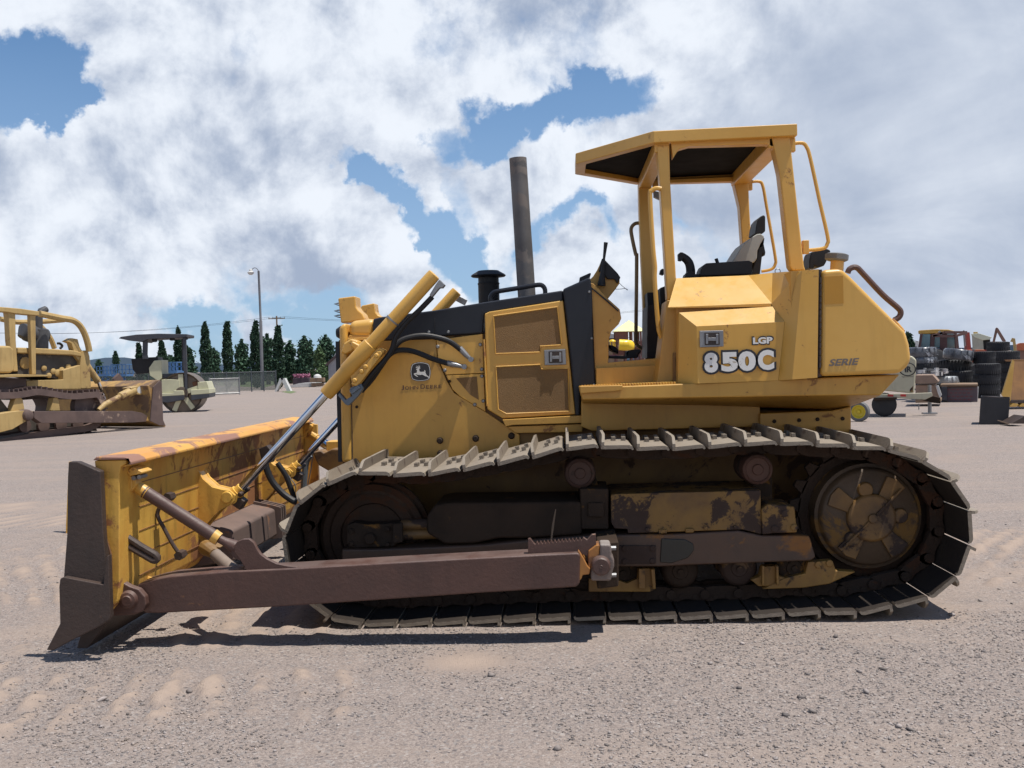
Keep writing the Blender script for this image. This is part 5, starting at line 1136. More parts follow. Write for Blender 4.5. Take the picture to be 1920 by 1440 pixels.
# ---- blue aerial lift platforms far behind
def basket(px0, py0, px1, py1, Y, label, grp='blue lift platforms'):
    a = at(px0, py0, Y); c = at(px1, py1, Y); t = thing('lift_platform', label, 'aerial lift', (a.x*.5+c.x*.5, Y, GZ), grp)
    x0, x1, z1, z0 = a.x, c.x, a.z, c.z
    b = MB()
    for y_ in (Y, Y+1.1):
        for z_ in (z1, (z0+z1)/2): b.bar((x0, y_, z_), (x1, y_, z_), .05, .05)
        for i in range(5): x_ = x0+(x1-x0)*i/4; b.bar((x_, y_, z0), (x_, y_, z1), .05, .05, (0, 1, 0))
    for x_ in (x0, x1): b.bar((x_, Y, z1), (x_, Y+1.1, z1), .05, .05)
    b.build('guard_rail', BLUE, t); b = MB(); b.box(((x0+x1)/2, Y+.55, z0-.05), (x1-x0, 1.15, .14)); b.build('deck', BLUE, t)
    b = MB()
    h_ = z0-GZ-.6
    for i in range(3):
        za = GZ+.6+h_*i/3; zb = GZ+.6+h_*(i+1)/3
        b.bar((x0+.2, Y+.3, za), (x1-.2, Y+.3, zb), .08, .10, (0, 1, 0)); b.bar((x1-.2, Y+.4, za), (x0+.2, Y+.4, zb), .08, .10, (0, 1, 0))
    b.build('scissor_arms', BLUE, t); b = MB(); b.box(((x0+x1)/2, Y+.55, GZ+.42), (x1-x0, 1.1, .36)); b.build('chassis', CHD, t, bevel=.03)
    for xx in (x0+.25, x1-.25):
        b = MB(); b.lathe((xx, Y-.02, GZ+.24), YA, [(0, .08), (.01, .24), (.2, .24)], 16); b.build('wheel', BLKR, t)
basket(303, 680, 331, 695, 48, 'blue lift platform seen under the black roller canopy')
basket(208, 684, 236, 702, 62, 'blue lift platform nearer the roller, second of the two beyond the old bulldozer')
basket(181, 687, 205, 702, 66, 'blue lift platform partly behind the old bulldozer lift cylinder, farthest left')

# ---- lamp post, utility pole and wires
Yl = 76
base = gd_(491, Yl); top = at(486.5, 508, Yl); t = thing('street_lamp', 'tall thin grey lamp post with a round head among the cypresses', 'street lamp', base)
b = MB(); b.tube([base, base.lerp(top, .58), base.lerp(top, .585), V((base.x, Yl, top.z))], [.13, .12, .09, .085], 10); b.build('pole', material('grey_pole', (.12, .12, .13), (.10, .10, .11), .6), t)
b = MB(); h0 = V((base.x, Yl, top.z)); b.tube([h0, h0+V((-.15, 0, .2)), h0+V((-.35, 0, .25)), h0+V((-.55, 0, .1))], .03, 8, smooth=3); b.build('arm', GAL, t)
b = MB(); b.lathe(h0+V((-.62, 0, .12)), V((0, 0, -1)), [(-.05, .06), (0, .12), (.12, .14), (.2, .26), (.32, .22), (.4, .1)], 14); b.build('lamp_head', WHITE, t)
Yu = 150; base = gd_(522, Yu); tp = at(520, 596, Yu); t = thing('utility_pole', 'distant wooden power pole with one crossarm above the cypress tops', 'utility pole', base)
b = MB(); b.tube([base, V((base.x, Yu, tp.z+.3))], [.16, .12], 8); b.build('pole', WOOD, t)
b = MB(); b.box((base.x, Yu, tp.z-.1), (2.6, .12, .14)); b.build('crossarm', WOOD, t)
b = MB()
for dx in (-1.2, -.6, .6, 1.2): b.tube([(base.x+dx, Yu, tp.z-.05), (base.x+dx, Yu, tp.z+.18)], .05, 6)
b.build('insulators', GAL, t)
tx, tz = base.x, tp.z
b = MB()
for dx, dzz in ((-1.2, 0), (1.2, .0)):
    for sgn in (-1, 1):
        pts = [V((tx+dx+sgn*60*u, Yu+(8*u), tz+.15-2.4*(4*u*(1-u))*.6)) for u in np.linspace(0, 1, 12)]
        b.tube(pts, .022, 4)
o = b.build('power_line', BLKR, None, loc=(tx, Yu, tz)); tag(o, 'thin overhead power lines strung from the distant pole', 'power line')

# ---- trees
def leaf_mesh(name, pts, size, mat, seed, origin):
    rs = np.random.RandomState(seed); n = len(pts); P_ = np.array(pts)
    a = rs.normal(size=(n, 3)); a /= np.linalg.norm(a, axis=1)[:, None]; b_ = rs.normal(size=(n, 3)); b_ -= a*np.sum(a*b_, 1)[:, None]; b_ /= np.linalg.norm(b_, axis=1)[:, None]
    s = size*rs.uniform(.6, 1.4, (n, 1)); v = np.stack([P_-a*s*.5, P_+b_*s*.45, P_+a*s*.9, P_-b_*s*.45], 1).reshape(-1, 3)-np.array(origin)
    me = bpy.data.meshes.new(name); f = np.arange(4*n).reshape(-1, 4)
    me.from_pydata(v.tolist(), [], f.tolist()); me.update(); me.materials.append(mat); return me
def tree(kind, base, H, W, label, seed, mat, grp, n=2600, form='cypress'):
    rs = np.random.RandomState(seed); t = thing(kind, label, 'tree', base, grp); pts = []
    cl = []
    if form == 'cypress':
        nb = 60
        for i in range(n):
            u = rs.rand()**.9; prof = min(1, (1-u)*3.2)**.6*min(1, u*5+.45)*(1+.12*math.sin(u*17+seed)+.10*math.sin(u*41+seed*2)); a = rs.rand()*6.283; r_ = W/2*prof*(.72+.32*rs.rand())
            pts.append((base.x+r_*math.cos(a), base.y+r_*math.sin(a), base.z+.15+u*(H-.15)*(1+.015*rs.randn())))
        for k_ in range(3):
            x0 = rs.uniform(-.25, .25)*W
            for i in range(40): u = rs.rand(); pts.append((base.x+x0+rs.randn()*.05, base.y+rs.randn()*.05, base.z+H*(.93+.10*u-.03*k_)))
        sz = .17
    else:
        nb = 34+rs.randint(12)
        for j in range(nb):
            u = rs.rand()**.8; a = rs.rand()*6.283; rl = W/2*(1-u*.8)*rs.uniform(.65, 1.15); z0 = H*(.08+.80*u); rise = rl*rs.uniform(.35, 1.0) if form == 'conifer' else rl*.15
            m_ = n//nb
            for i in range(m_):
                s_ = rs.rand()**.7; w_ = .20*(1.15-s_)*W/2+.05
                pts.append((base.x+rl*s_*math.cos(a)+rs.randn()*w_, base.y+rl*s_*math.sin(a)+rs.randn()*w_, base.z+z0+rise*s_*s_+rs.randn()*w_*.9))
        for i in range(n//9): u = rs.rand(); pts.append((base.x+rs.randn()*.12*(1.3-u), base.y+rs.randn()*.12, base.z+H*(.7+.32*u)))
        pts = [p for p in pts if p[2] > base.z+.05]; sz = .22
    me = leaf_mesh('crown', pts, sz, mat, seed, base); c_ = bpy.data.objects.new('crown', me); col.objects.link(c_); c_.parent = t
    b = MB(); b.tube([base-V((0, 0, .05)), base+V((0, 0, H*.5)), base+V((0, 0, H*.9))], [W*.09+.04, W*.05+.02, .02], 8)
    if form != 'cypress':
        for j in range(6):
            a = j*1.05; b.tube([base+V((0, 0, H*(.2+.09*j))), base+V((math.cos(a)*W*.3, math.sin(a)*W*.3, H*(.3+.1*j)))], [.05, .02], 6)
    b.build('trunk', BARK, t)
def tr(px, ytop, wpx, Y, *a, **k):
    base = gd_(px, Y); H = at(px, ytop, Y).z-GZ; tree(a[0], base, H, wpx*Y/FPX, a[1], a[2], a[3], a[4], **k)
gc = 'tall narrow cypresses by the fence'
for px, yt, w_, Y, lb, sd2 in ((387, 606, 19, 86, 'dark columnar cypress with a twin tip, just right of the roller canopy', 11), (428, 605, 18, 88, 'dark columnar cypress second to the right of the roller, tapering tip', 12),
    (481, 605, 19, 84, 'dark columnar cypress just left of the tall lamp post', 13), (523, 613, 19, 80, 'dark columnar cypress right of the lamp post with white boards at its foot', 14),
    (336, 616, 15, 92, 'dark columnar cypress behind the right post of the roller canopy', 15), (305, 640, 17, 95, 'short dark cypress framed in the middle of the roller canopy', 16), (262, 645, 13, 95, 'short dark cypress behind the left post of the roller canopy', 17)):
    tr(px, yt, w_, Y, 'cypress_tree', lb, sd2, LEAF1, gc, n=3000)
gb = 'bushy conifers behind the cypresses'
for px, yt, w_, Y, lb, sd2, m_ in ((455, 638, 46, 108, 'dark bushy conifer between the second and third cypress', 21, LEAF2), (503, 628, 44, 104, 'dark conifer with a spiky top between the lamp post and the last cypress', 22, LEAF2), (545, 640, 40, 108, 'dark conifer just right of the last cypress', 23, LEAF2),
    (572, 632, 60, 104, 'broad spiky dark conifer above the flower bed', 24, LEAF2), (612, 630, 56, 108, 'dark spiky conifer beside the bulldozer radiator guard', 25, LEAF2), (600, 652, 34, 92, 'lighter green conifer in front of the spiky dark ones', 26, LEAF3), (402, 655, 40, 112, 'low rounded green tree between the first two cypresses', 27, LEAF2), (352, 650, 44, 115, 'bushy green tree right of the roller canopy post', 28, LEAF2),
    (322, 668, 40, 118, 'low green tree in the middle of the roller canopy frame', 29, LEAF2), (218, 660, 14, 120, 'small thin tree above the blue lift platforms', 30, LEAF2), (186, 676, 22, 125, 'small distant shrub left of the blue lift platforms', 31, LEAF2), (640, 640, 40, 112, 'dark conifer mostly hidden by the bulldozer front', 32, LEAF2)):
    tr(px, yt, w_, Y, 'conifer_tree', lb, sd2, m_, gb, n=3600, form='conifer')
tr(1703, 628, 30, 60, 'conifer_tree', 'dark bushy tree just behind the rear corner of the bulldozer', 40, LEAF1, gb, n=3000, form='conifer')
tr(1908, 655, 16, 90, 'conifer_tree', 'small dark tree on the horizon behind the tyre stacks', 41, LEAF1, gb, n=1500, form='conifer')

# ---- lawn strips, flower bed, shed, small things around the gate
def patch(name, px, mat, z=.01, kind='structure'):
    b = MB(); pts = [gp(*p) for p in px]; pts = [V((p.x, p.y, GZ+z)) for p in pts]; b.prism(pts, (0, 0, -.05)); o = b.build(name, mat, None, loc=pts[0], smooth=0); o['kind'] = kind; return o
patch('lawn', [(495, 727), (520, 720), (560, 716), (625, 712), (625, 706), (380, 708), (390, 722)], GRASS)
patch('lawn', [(528, 735), (545, 738), (556, 735), (545, 732)], GRASS)
bp = gd_(567, 98); x0 = at(552, 712, 98).x; x1 = at(582, 712, 98).x
b = MB(); b.box(((x0+x1)/2, 98, GZ+.35), (x1-x0, 1.2, .7)); t = thing('flower_bed', 'raised dark planter of pink flowers below the conifers', 'planter', bp)
b.build('planter', material('dark_planter', (.04, .03, .04), (.06, .04, .05), .8), t, bevel=.05)
rs2 = np.random.RandomState(3); pp = [(rs2.uniform(x0, x1), 98+rs2.uniform(-.6, .6), GZ+.7+rs2.rand()*.35) for _ in range(500)]
me = leaf_mesh('flowers', pp, .14, FLOW, 3, bp); c_ = bpy.data.objects.new('flowers', me); col.objects.link(c_); c_.parent = t
t = thing('shed', 'grey ribbed metal shed partly hidden by the bulldozer front', 'shed', gd_(632, 70))
w0 = at(616, 700, 70); wz = at(632, 662, 70).z; wz0 = at(616, 685, 70).z
b = MB(); xr = at(690, 700, 70).x; b.prism([(w0.x, 70, GZ), (xr, 70, GZ), (xr, 70, wz+1.4), (w0.x+.55, 70, wz), (w0.x, 70, wz0)], (0, 6, 0)); b.build('wall', GREYS, t)
b = MB()
for i in range(9): x = w0.x+.12+i*.25; b.box((x, 69.98, (wz0+GZ)/2+.1), (.05, .03, wz0-GZ-.2))
b.build('wall_ribs', GREYS, t)
b = MB(); b.bar((w0.x-.15, 70, wz0+.02), (xr, 70, wz+1.65), .3, .14); b.build('roof_edge', material('dark_red_trim', (.06, .03, .03), (.05, .03, .03), .6), t)
# white A-frame boards, white sign board and a small cart at the driveway
b = MB(); p = gp(529, 734)
b.prism([p+V((-.55, 0, .0)), p+V((-.40, 0, .0)), p+V((.12, 0, .95)), p+V((-.15, 0, .95))], (0, .5, 0)); b.prism([p+V((.62, 0, .0)), p+V((.35, 0, .0)), p+V((-.08, 0, .95)), p+V((.2, 0, .95))], (0, .5, 0)); o = b.build('folding_board', WHITE, None, loc=p, smooth=0); tag(o, 'white folding board standing at the foot of the last cypress', 'board')
b = MB(); p = gp(570, 726); xa, xb2 = gp(541, 726).x, gp(606, 724).x; b.prism([(xa, p.y, GZ+.02), (xb2, p.y, GZ+.02), (xb2, p.y, GZ+.35), ((xa+xb2)/2, p.y, GZ+.35)], (0, 2.2, 0)); o = b.build('concrete_slab', WHITE, None, loc=p, smooth=0); tag(o, 'long low white slab lying on the driveway near the flower bed', 'slab')
b = MB(); p = gd_(595, 84); b.box(p+V((0, 0, .6)), (1.2, .6, .35)); b.box(p+V((0, 0, .2)), (1.0, .5, .3)); t = thing('small_cart', 'small orange-brown cart with a white bundle beside the driveway slab', 'cart', p); b.build('tray', WOOD, t, bevel=.02); b = MB(); b.lathe(p+V((0, 0, .78)), Z1, [(0, .35), (.2, .3), (.32, .1)], 12); b.build('bundle', WHITE, t)
b = MB(); p = gd_(587, 95); b.box(p+V((0, 0, .7)), (.35, .2, .9)); b.box(p+V((0, 0, .15)), (.12, .1, .3)); o = b.build('white_sign', WHITE, None, loc=p, bevel=.02); tag(o, 'small white sign standing right of the flower bed', 'sign')

# ---- fence with dark screen and a light gate panel
MESHF = bpy.data.materials.new('see_through_mesh'); MESHF.use_nodes = True
nt = MESHF.node_tree; nt.nodes.clear(); bs = N('ShaderNodeBsdfPrincipled'); bs.inputs['Base Color'].default_value = (.10, .12, .11, 1); tr_ = N('ShaderNodeBsdfTransparent'); mx = N('ShaderNodeMixShader'); mx.inputs[0].default_value = .42
L(tr_.outputs[0], mx.inputs[1]); L(bs.outputs[0], mx.inputs[2]); L(mx.outputs[0], N('ShaderNodeOutputMaterial').inputs[0])
MESHL = MESHF.copy(); MESHL.name = 'pale_see_through_mesh'; MESHL.node_tree.nodes['Principled BSDF'].inputs['Base Color'].default_value = (.38, .38, .35, 1)
def fence(name, label, px0, px1, ytop, Y0, Y1, mat, npost, grp=None, rail=GAL, tilt=0):
    a = gd_(px0, Y0); c = gd_(px1, Y1); h_ = at((px0+px1)/2, ytop, (Y0+Y1)/2).z-GZ
    t = thing(name, label, 'fence', a, grp)
    b = MB(); b.prism([a+V((0, 0, .08)), c+V((0, 0, .08)), c+V((0, 0, h_)), a+V((0, 0, h_))], (0, .02, 0)); b.build('mesh_screen', mat, t, smooth=0)
    for i in range(npost):
        p = a.lerp(c, i/(npost-1)); b = MB(); b.tube([p, p+V((0, 0, h_+.1))], .045, 8); b.build('fence_post', rail, t)
    b = MB(); b.tube([a+V((0, 0, h_)), c+V((0, 0, h_))], .035, 6); b.build('top_rail', rail, t)
    if tilt: b = MB(); b.tube([a+V((0, 0, .1)), c+V((0, 0, .1))], .05, 6); b.build('bottom_rail', rail, t)
dkp = material('dark_fence_pipe', (.07, .08, .09), (.06, .07, .08), .6)
fence('chain_link_fence', 'long chain-link fence with dark screen in front of the cypresses', 330, 517, 699, 70, 72, MESHF, 9, rail=dkp)
fence('gate_panel', 'pale chain-link gate panel leaning in front of the dark fence', 392, 448, 710, 63, 64, MESHL, 2, rail=GAL, tilt=1)
fence('chain_link_fence', 'far chain-link fence with dark screen beyond the old bulldozer', 170, 300, 700, 90, 90, MESHF, 7, rail=dkp)

# ---- far hills
b = MB(); vs = []; fs = []; n_ = 160
for i in range(n_+1):
    a = math.radians(-75+150*i/n_); D_ = 4000; x = D_*math.sin(a); y = D_*math.cos(a)
    h_ = 30+42*max(0, noise.noise((i*.09, 2.2, 0)))+22*noise.noise((i*.31, .2, 0)); h_ *= 1.25 if a < -.1 else .6
    vs += [V((x, y, -5)), V((x, y, max(h_, 6))), V((x*1.08, y*1.08, -5))]
for i in range(n_): fs += [(3*i, 3*i+3, 3*i+4, 3*i+1), (3*i+1, 3*i+4, 3*i+5, 3*i+2)]
b.add(vs, fs); o = b.build('hills', material('hazy_blue_scrub', (.13, .19, .26), (.11, .16, .22), 1.0, scale=.002, spec=0), None, loc=(0, 0, 0)); o['kind'] = 'structure'  # blue of the distant haze is put into the hill colour
# scrub line closing the yard
def scrub(name, a0, a1, D_, hmin, hmax, mat, seed, n=5000):
    rs = np.random.RandomState(seed); pts = []
    for i in range(n):
        u = rs.rand(); px = a0+(a1-a0)*u; p = gd_(px, D_+rs.rand()*8); h_ = hmin+(hmax-hmin)*max(0, .5+noise.noise((px*.03, seed, 0))*1.2)
        pts.append((p.x, p.y, GZ+rs.rand()*h_))
    o_ = gd_((a0+a1)/2, D_); me = leaf_mesh(name, pts, .5, mat, seed, o_); o = bpy.data.objects.new(name, me); col.objects.link(o); o.location = o_; o['kind'] = 'stuff'; return o
o = scrub('hedge', 150, 640, 135, .6, 2.2, LEAF2, 5, 7000); tag(o, 'low dark hedge running behind the fence and the cypresses', 'hedge')
o = scrub('scrub', 1690, 2100, 190, .3, 2.4, LEAF1, 6, 4000); tag(o, 'low dark scrub on the horizon behind the scrap yard', 'scrub')
o = scrub('scrub', 1100, 1300, 180, .8, 2.4, LEAF2, 7, 2500); tag(o, 'low scrub on the horizon behind the playground', 'scrub')

# ---- playground tower seen through the bulldozer platform
Yp = 62; kp = crop(1120, 560, 8.0); pl_ = thing('playground_tower', 'wooden playground tower with a pale yellow hipped roof and yellow tube slide', 'playground', gd_(1180, Yp))
A = lambda x, y, Y=Yp: at(*kp(x, y), Y)
r0, r1, ap = A(235, 492), A(735, 486), A(490, 335); w2 = (r1.x-r0.x)
b = MB(); b.add([r0, r1, V((r1.x, Yp+w2, r1.z)), V((r0.x, Yp+w2, r0.z)), V((ap.x, Yp+w2/2, ap.z+.1))], [(0, 1, 4), (1, 2, 4), (2, 3, 4), (3, 0, 4), (0, 3, 2, 1)]); b.build('hip_roof', PLAYY, pl_, smooth=0)
PW = material('red_brown_stained_wood', (.15, .06, .05), (.11, .05, .04), .7)
b = MB(); zt_, zb_ = r0.z, GZ
for xx in (285, 425, 520, 590, 655, 690):
    for yy in (Yp+.2, Yp+w2-.2): p = A(xx, 600); b.box((p.x, yy, (zt_+zb_)/2), (.11, .11, zt_-zb_))
b.build('posts', PW, pl_)
b = MB(); za = A(300, 650).z; zb2 = A(300, 690).z; b.box(((r0.x+r1.x)/2+.1, Yp+.2, (za+zb2)/2), (w2*.92, .08, (za-zb2)*1.3)); b.box(((r0.x+r1.x)/2, Yp+w2/2, zb2-.2), (w2*.95, w2*.9, .12)); b.box(((r0.x+r1.x)/2, Yp+.25, A(300, 790).z), (w2*1.05, .1, .5)); b.box((A(370, 555).x, Yp+.18, A(370, 555).z), (.8, .05, .6)); b.build('railing', PW, pl_)
s0, s1 = A(325, 690, Yp-1.0), A(480, 700, Yp-1.0); b = MB(); b.tube([s0, s0.lerp(s1, .5), s0.lerp(s1, .85), s1, s1+V((.1, .8, -.1))], [.34, .34, .34, .32, .28], 20); b.tube([s0.lerp(s1, .42), s0.lerp(s1, .47)], .355, 20); b.build('tube_slide', PLAYT, pl_, smooth=40)
b = MB(); p = A(225, 670, Yp-1.2); b.lathe(p, Z1, [(.1, .22), (.16, .2), (.22, .12), (.25, .0)], 14); b.lathe(p, Z1, [(-.3, .18), (-.2, .18)], 14)
for a0 in range(5): b.tube([p+V((.15*math.cos(a0*1.26), .15*math.sin(a0*1.26), -.28)), p+V((.15*math.cos(a0*1.26), .15*math.sin(a0*1.26), .12))], .03, 6)
b.build('lookout_pod', PLAYT, pl_)
hb_ = A(160, 570, 80); t = thing('house', 'low house with a grey gabled roof left of the playground tower', 'house', gd_(1140, 80))
b = MB(); b.prism([(hb_.x-3, 80, GZ), (hb_.x+1.4, 80, GZ), (hb_.x+1.4, 80, A(280, 600, 80).z), (hb_.x-3, 80, A(280, 600, 80).z)], (0, 5, 0)); b.build('wall', WOOD, t)
b = MB(); b.prism([(hb_.x-4.4, 79.6, A(280, 600, 80).z), (hb_.x+1.7, 79.6, A(280, 590, 80).z), (hb_.x+.2, 79.6, A(200, 525, 80).z), (hb_.x-2.6, 79.6, A(200, 525, 80).z)], (0, 6, 0)); b.build('roof', GREYS, t)

# ---- right: towed compressor on its trailer
Yc_ = 24.5; kq = crop(1560, 560, 5.333)
Q = lambda x, y, Y=Yc_: at(*kq(x, y), Y)
cp_ = thing('towed_compressor', 'cream towed air compressor with round black letter mark, behind the bulldozer tail', 'compressor', gd_(1690, Yc_))
def QS(name, pts, Y0, d, mat, par, bev=.01):
    sp_ = Side(Q(700, 700, Y0), -19); b = MB(); sp_.slab(b, [kq(*p) for p in pts], 0, d); return b.build(name, mat, par, bevel=bev)
can = QS('canopy', [(300, 575), (800, 573), (843, 610), (843, 640), (825, 940), (780, 945), (300, 900)], Yc_, 1.5, CREAM, cp_, .04)
QS('frame_rail', [(300, 945), (560, 955), (1000, 940), (1005, 975), (930, 1010), (560, 990), (300, 990)], Yc_-.05, .10, CREAM, cp_)
QS('drawbar', [(880, 945), (1085, 990), (1085, 1050), (1000, 1040), (880, 1010)], Yc_+.5, .12, TRK, cp_)
for x_ in (585, 712):
    QS('reflector', [(x_-28, 955), (x_+28, 957), (x_+28, 980), (x_-28, 978)], Yc_-.06, .01, material('red_reflector', (.45, .02, .02), (.4, .02, .02), .3), cp_, 0)
p = Q(535, 1045); rr_ = (Q(535, 1045)-Q(535, 1122)).length; p.z = GZ+rr_*1.35; 
b = MB(); b.lathe(V((Q(540, 1045).x, Yc_+.15, GZ+.30)), V((.34, .94, 0)), [(0, .12), (.0, .24), (.03, .29), (.2, .29)], 24); b.build('tyre', TYRE, cp_)
QS('mudguard', [(420, 990), (650, 985), (650, 1005), (420, 1020)], Yc_-.12, .3, TRK, cp_)
b = MB(); b.tube([Q(975, 865, Yc_+.5), Q(978, 1150, Yc_+.5)], .045, 10); b.box(Q(975, 1145, Yc_+.5)+V((0, 0, 0)), (.32, .2, .03)); b.build('jack_stand', GAL, cp_)
b = MB(); b.tube([Q(868, 1050, Yc_+.3), Q(868, 1110, Yc_+.3)], .012, 6); b.build('safety_chain', GAL, cp_)
QP = Side(Q(700, 700, Yc_), -19)
def wtext(body, x0, y0, x1, y1, h, mat, par, Y, off=.02):
    a = QP.pt(*kq(x0, y0), Y-Yc_); c = QP.pt(*kq(x1, y1), Y-Yc_); rt = (c-a).normalized(); up_ = (rt.cross(QP.n)*-1).normalized(); up_ = up_ if up_.z > 0 else -up_; me = text_mesh(body, 1.0, offset=off, extrude=.001); place_text('letter_mark', me, a, mat, par, rt, up_, (c-a).length, (QP.pt(*kq(x0, y0-h), Y-Yc_)-a).length)
wtext('IR', 728, 738, 800, 734, 60, DECB, can, Yc_-.003, .05)
cc = QP.pt(*kq(756, 706), -.003); b = MB(); b.tube([cc+QP.d*.18*math.cos(a)+V((0, 0, .155*math.sin(a))) for a in np.linspace(0, 6.283, 40)], .012, 6); b.build('ring_mark', DECB, can)
wtext('Ingersoll-Rand', 700, 790, 812, 786, 14, DEC, can, Yc_-.003, .0)
QS('rust_patch', [(780, 905), (812, 870), (808, 935), (775, 930)], Yc_-.004, .003, TRKY2, can, 0)
# small implement wheel with yellow rim
p = gd_(1612, 23.2); t = thing('implement_wheel', 'small grey tyre on a yellow rim standing behind the bulldozer tail', 'wheel', p)
wc = Q(272, 1100, 23.2); wr = (Q(272, 1100, 23.2)-Q(272, 1200, 23.2)).length; wc.z = GZ+wr
axw = V((-.55, -1, 0)).normalized(); b = MB(); b.lathe(wc, axw, [(-.08, wr*.6), (-.09, wr*.92), (-.05, wr), (.05, wr), (.09, wr*.92), (.085, wr*.68), (.06, wr*.62)], 28, cap=False); b.build('tyre', material('grey_dusty_rubber', (.13, .13, .13), (.10, .10, .10), .8), t)
b = MB(); b.lathe(wc, axw, [(-.06, wr*.6), (.085, wr*.69), (.087, wr*.62), (.05, wr*.5), (.03, wr*.2), (.07, wr*.15), (.07, 0)], 24); b.build('rim', material('bright_yellow_rim', (.55, .42, .02), (.5, .36, .02), .45), t)

# ---- tyres, one object each
k1 = crop(1700, 600, 7.2)
def tyre_flat(x0, x1, y0, y1, Y, label, mat=TYRE, tilt=0.0, grp='big tyres piled at the right'):
    a = at(*k1(x0, y0), Y); c = at(*k1(x1, y1), Y); r_ = (c.x-a.x)/2; h_ = a.z-c.z; cx_ = (a.x+c.x)/2; cz = (a.z+c.z)/2
    t = thing('tyre', label, 'tyre', (cx_, Y+r_, cz-h_/2), grp); ax_ = V((math.sin(tilt), 0, math.cos(tilt))); o_ = V((cx_, Y+r_, cz))
    b = MB(); b.lathe(o_, ax_, [(-h_*.30, r_*.55), (-h_*.5, r_*.66), (-h_*.48, r_*.9), (-h_*.36, r_*.985), (0, r_), (h_*.36, r_*.985), (h_*.48, r_*.9), (h_*.5, r_*.66), (h_*.30, r_*.55), (0, r_*.56), (-h_*.30, r_*.55)], 40, cap=False); b.build('carcass', mat, t, smooth=50)
    if mat is TYRE:
        b = MB(); sx2 = ax_.orthogonal().normalized(); sy2 = ax_.cross(sx2)
        for i in range(36):
            th = 2*math.pi*i/36; d = sx2*math.cos(th)+sy2*math.sin(th); tt = ax_.cross(d)
            for s_ in (-1, 1):
                c0_ = o_+d*r_*.985+ax_*s_*h_*.27+tt*(.02*s_); b.box(c0_, (r_*.06, r_*.10, h_*.36), Matrix((d, tt, ax_)).transposed())
        b.build('tread', TYRE, t, smooth=0)
    else:
        b = MB()
        for i in range(14):
            th = i*.45; d = V((math.cos(th), -abs(math.sin(th)), 0)); b.tube([o_+d*r_*1.01+ax_*h_*.45, o_+d*r_*1.01-ax_*h_*.3+V((.05, 0, 0))], .012, 4)
        b.build('film_folds', mat, t)['kind'] = 'stuff'
tyre_flat(55, 470, 370, 500, 33, 'film-wrapped tyre on the left pile, in front of the tractor cab', WRAP)
tyre_flat(90, 465, 500, 590, 33, 'film-wrapped tyre second from the top of the left pile', WRAP)
tyre_flat(100, 460, 590, 680, 33, 'black tyre at the bottom of the left pile below the two wrapped ones')
tyre_flat(575, 975, 400, 540, 34, 'tilted film-wrapped tyre on top of the middle pile', WRAP, .16)
tyre_flat(480, 960, 540, 690, 34.5, 'wide black tyre in the middle pile under the tilted wrapped one')
tyre_flat(600, 970, 690, 860, 34, 'black tyre at the bottom of the middle pile, right above the printed crate')
tyre_flat(1150, 1445, 295, 415, 37, 'black tyre crowning the right pile')
tyre_flat(965, 1250, 425, 590, 34, 'black tyre with a white sticker, upper left of the right pile')
tyre_flat(1255, 1590, 420, 560, 36, 'black tyre with a white sticker, upper right of the right pile')
tyre_flat(1000, 1330, 590, 735, 33, 'tall-tread tyre on the front stack of the right pile, second from its top')
tyre_flat(980, 1325, 735, 870, 33, 'third tyre down in the front stack of the right pile')
tyre_flat(975, 1325, 870, 1005, 33, 'fourth tyre down in the front stack, above the bottom one')
tyre_flat(980, 1320, 1005, 1135, 33, 'bottom tyre of the front stack, partly behind the dark steel box')
tyre_flat(1330, 1640, 560, 700, 36, 'tyre behind the yellow bucket, second from top of the back stack')
tyre_flat(1335, 1640, 700, 840, 36, 'tyre behind the yellow bucket, third from top of the back stack')
tyre_flat(1335, 1640, 840, 980, 36, 'tyre behind the yellow bucket, fourth from top of the back stack')
tyre_flat(1335, 1640, 980, 1110, 36, 'bottom tyre of the back stack, behind the yellow bucket')
tyre_flat(430, 735, 765, 865, 32, 'pale film-wrapped tyre lying left of the crate, behind it', material('white_film', (.38, .40, .41), (.28, .29, .30), .3))
tyre_flat(600, 965, 865, 1000, 36, 'black tyre hidden behind the printed crate')
b = MB()
for x_, y_, w_, h_, Y in ((1035, 500, 38, 28, 33.95), (1060, 645, 35, 25, 32.95), (1340, 470, 70, 24, 35.9), (960, 560, 20, 30, 33.9), (840, 710, 25, 14, 33.9)):
    pass
for x_, y_, Y, s_, par_lb in ((1053, 505, 33.98, .32, 0), (1078, 652, 32.98, .3, 0), (1372, 472, 35.98, .5, 0)):
    c_ = at(*k1(x_, y_), Y); 
# crates and pallets
def K1S(name, pts, Y0, d, mat, par=None, bev=0.01, lb=None, ct=None):
    q0 = at(*k1(sum(p[0] for p in pts)/len(pts), 600), Y0); sp_ = Side(V((q0.x, Y0, 0)), -22); b = MB(); sp_.slab(b, [k1(*p) for p in pts], 0, d); o = b.build(name, mat, par, bevel=bev, loc=at(*k1(*pts[0]), Y0)); 
    if lb: tag(o, lb, ct)
    return o
t = thing('crate', 'low crate wrapped in dark film with faint red lines, before the tyre piles', 'crate', gd_(1800, 31))
K1S('body', [(545, 905), (955, 900), (955, 1115), (545, 1105)], 31, 1.4, PURP, t); K1S('lid', [(455, 868), (960, 865), (962, 895), (455, 900)], 30.9, 1.6, WOOD, t); K1S('end_panel', [(470, 900), (545, 900), (545, 1090), (470, 1080)], 31.05, 1.3, CHD, t)
K1S('torn_film', [(935, 900), (972, 900), (965, 1010), (960, 1110), (890, 1115), (890, 1098), (935, 1090)], 30.97, .03, WHITE, t); K1S('pallet_base', [(520, 1105), (950, 1112), (950, 1135), (520, 1128)], 31, 1.4, WOOD, t)
qq = at(*k1(750, 600), 31); CRP = Side(V((qq.x, 31, 0)), -22)
